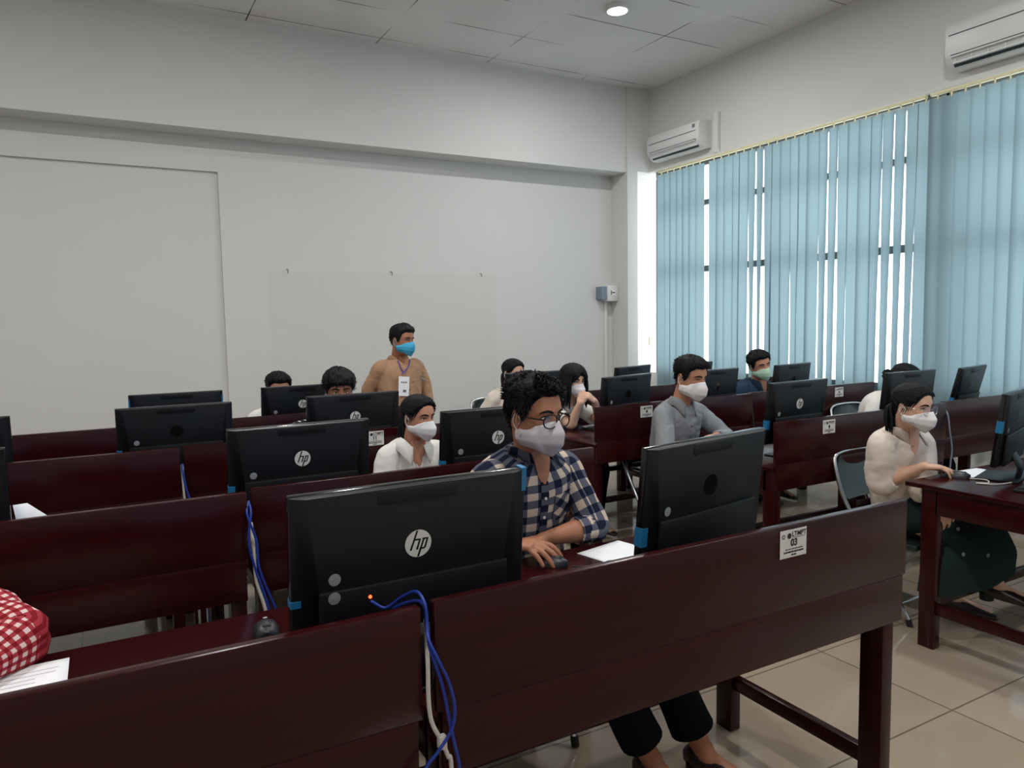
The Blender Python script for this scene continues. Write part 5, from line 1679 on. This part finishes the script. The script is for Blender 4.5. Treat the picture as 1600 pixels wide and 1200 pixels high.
# 6 girl resting her chin on her hands, right block row 3
folding_chair(2.98, 4.74, 0, 'folding chair of the girl resting her chin')
chinP = dict(label='girl with loose dark hair resting her masked chin on clasped hands', hip=(2.97, 4.70, HIPZ), head=(2.968, 4.42, 1.115), look=(4, 6, 0), yaw=6, s=0.92, w=0.88, hs=0.93,
    skin=MT['skin3'], hair='long', mask=('fold', MT['maskw']), shirt=MT['white'], seed=21, voxel=0.0055, hunch=0.05, col_gap=28,
    arms=dict(R=dict(wrist=(2.918, 4.265, 0.965), dir=(0.62, 0.05, 0.75), nrm=(-0.45, -0.75, 0.4), elbow=(2.885, 4.33, 0.805), curl=((55, 50, 30),) * 4, thumb=(0.8, 0.3, -0.4), sleeve=0.72, sc=0.86, arm=0.84),
              L=dict(wrist=(3.035, 4.25, 0.972), dir=(-0.72, 0.0, 0.62), nrm=(0.35, -0.8, 0.5), elbow=(3.145, 4.33, 0.805), curl=((50, 50, 30),) * 4, thumb=(0.8, 0.3, -0.4), sleeve=0.72, sc=0.86, arm=0.84)),
    **sit_legs(2.97, 4.68), pants=MT['black_cloth'])
person(chinP)
q = chinP['_']
rb = MB()
c0 = q['fr'][-3] + q['F'] * 0.012
rb.tube([c0, c0 + np.array((0.0, -0.012, -0.05)), c0 + np.array((0.02, -0.02, -0.11)), c0 + np.array((-0.01, -0.02, -0.16))], [(0.008, 0.002)] * 4, seg=8, sub=5)
rb.tube([c0, c0 + np.array((0.014, -0.012, -0.05)), c0 + np.array((0.034, -0.018, -0.10))], [(0.007, 0.002)] * 3, seg=8, sub=5)
rb.build('neck_ribbon', MT['button'], q['root'], q['org'])

# 7 girl with tied hair at the back
folding_chair(3.06, 5.64, 0, 'folding chair of the girl with tied hair at the back')
person(dict(label='girl with tied dark hair in cream blouse, mostly hidden behind the check shirt man', hip=(3.05, 5.62, HIPZ), head=(3.045, 5.45, 1.112), look=(12, 6, 0), yaw=4, s=0.93, w=0.92, hs=0.97,
    skin=MT['skin3'], hair='lowtail', mask=('fold', MT['maskw']), shirt=MT['cream_shirt'], seed=25, hunch=0.03, puff=1.15, arms=desk_arms(3.03, 5.42), **sit_legs(3.05, 5.62), pants=MT['black_cloth']))

# 8 man in navy
folding_chair(4.89, 4.77, 0, 'folding chair of the man in the navy shirt')
person(dict(label='man in navy shirt with mint green mask, head tilted, in front of the blinds', hip=(4.89, 4.72, HIPZ), head=(4.872, 4.42, 1.145), look=(-14, 6, -12), yaw=2, s=1.0, w=1.02, hs=1.0,
    skin=MT['skin2'], hair='short', mask=('pleat', MT['masky']), shirt=MT['navy_shirt'], seed=29, hunch=0.03, eye_open=0.5, neckline=0.82, col_gap=30,
    arms=desk_arms(4.90, 4.42, 0.16), **sit_legs(4.89, 4.70), pants=MT['black_cloth']))

# 9 girl with the bun
folding_chair(5.10, 3.47, -3, 'folding chair showing its steel hoop behind the girl with a bun')
person(dict(label='girl with a hair bun bending over her desk behind a monitor', hip=(5.06, 3.44, HIPZ), head=(5.07, 3.25, 1.072), look=(10, 26, 0), yaw=10, s=0.92, w=0.9, hs=0.98,
    skin=MT['skin3'], hair='bun', mask=('fold', MT['maskw']), shirt=MT['white'], seed=33, hunch=0.06, arms=desk_arms(5.04, 3.22), **sit_legs(5.06, 3.42), pants=MT['black_cloth']))

# 10 boy peering over the monitor, row 3
folding_chair(1.25, 4.66, 0, 'folding chair of the boy peering over the monitor')
person(dict(label='boy with thick dark fringe, only hair and eyes above a monitor', hip=(1.25, 4.63, HIPZ), head=(1.250, 4.42, 1.150), look=(-8, 6, 0), yaw=-2, s=0.95, w=0.95, hs=1.0,
    skin=MT['skin1'], hair='fringe', mask=('fold', MT['maskw']), shirt=MT['bwcheck'], seed=37, hunch=0.03, arms=dict(R=dict(wrist=(0.955, 4.08, 0.98), dir=(0.25, -0.6, -0.7), nrm=(-0.5, -0.6, 0.6), elbow=(0.94, 4.33, 0.93), curl=REST, sleeve=1.85), L=dict(wrist=(1.38, 4.36, 0.795), dir=(-0.3, -1, 0), nrm=(0, 0, 1), hint=(0.6, 0.5, -1), curl=REST, sleeve=1.85)),
    **sit_legs(1.25, 4.63), pants=MT['black_cloth']))

# 11 boy in the far row
folding_chair(1.09, 5.60, 0, 'folding chair of the boy in the far row')
person(dict(label='boy in white shirt in the far row, short dark hair above a monitor', hip=(1.07, 5.58, HIPZ), head=(1.093, 5.43, 1.093), look=(0, 10, 0), yaw=0, s=0.94, w=0.96, hs=0.98,
    skin=MT['skin2'], hair='short', mask=('fold', MT['maskw']), shirt=MT['white'], seed=41, hunch=0.03, arms=desk_arms(1.05, 5.36, 0.2), **sit_legs(1.07, 5.58), pants=MT['black_cloth']))

# 12 person in red gingham at the left border
folding_chair(-0.50, 2.33, 0, 'folding chair of the person in red gingham')
person(dict(label='person in red and white gingham shirt, elbow on the nearest desk', hip=(-0.50, 2.30, HIPZ), head=(-0.54, 2.13, 1.12), look=(0, 14, 0), yaw=10, s=0.95, w=0.95, hs=0.98,
    skin=MT['skin2'], hair='tied', mask=('fold', MT['maskw']), shirt=MT['ging'], seed=45, hunch=0.04, puff=1.2, wrinkle=0.10,
    arms=dict(L=dict(wrist=(-0.33, 1.86, 0.81), dir=(-1, -0.35, 0), nrm=(0, 0, 1), elbow=(-0.21, 2.05, 0.822), curl=REST, sleeve=1.8), R=dict(wrist=(-0.62, 1.95, 0.80), dir=(0.3, -1, 0), nrm=(0, 0, 1), hint=(-0.6, 0.4, -1), curl=REST, sleeve=1.8)),
    **sit_legs(-0.50, 2.30), pants=MT['black_cloth']))
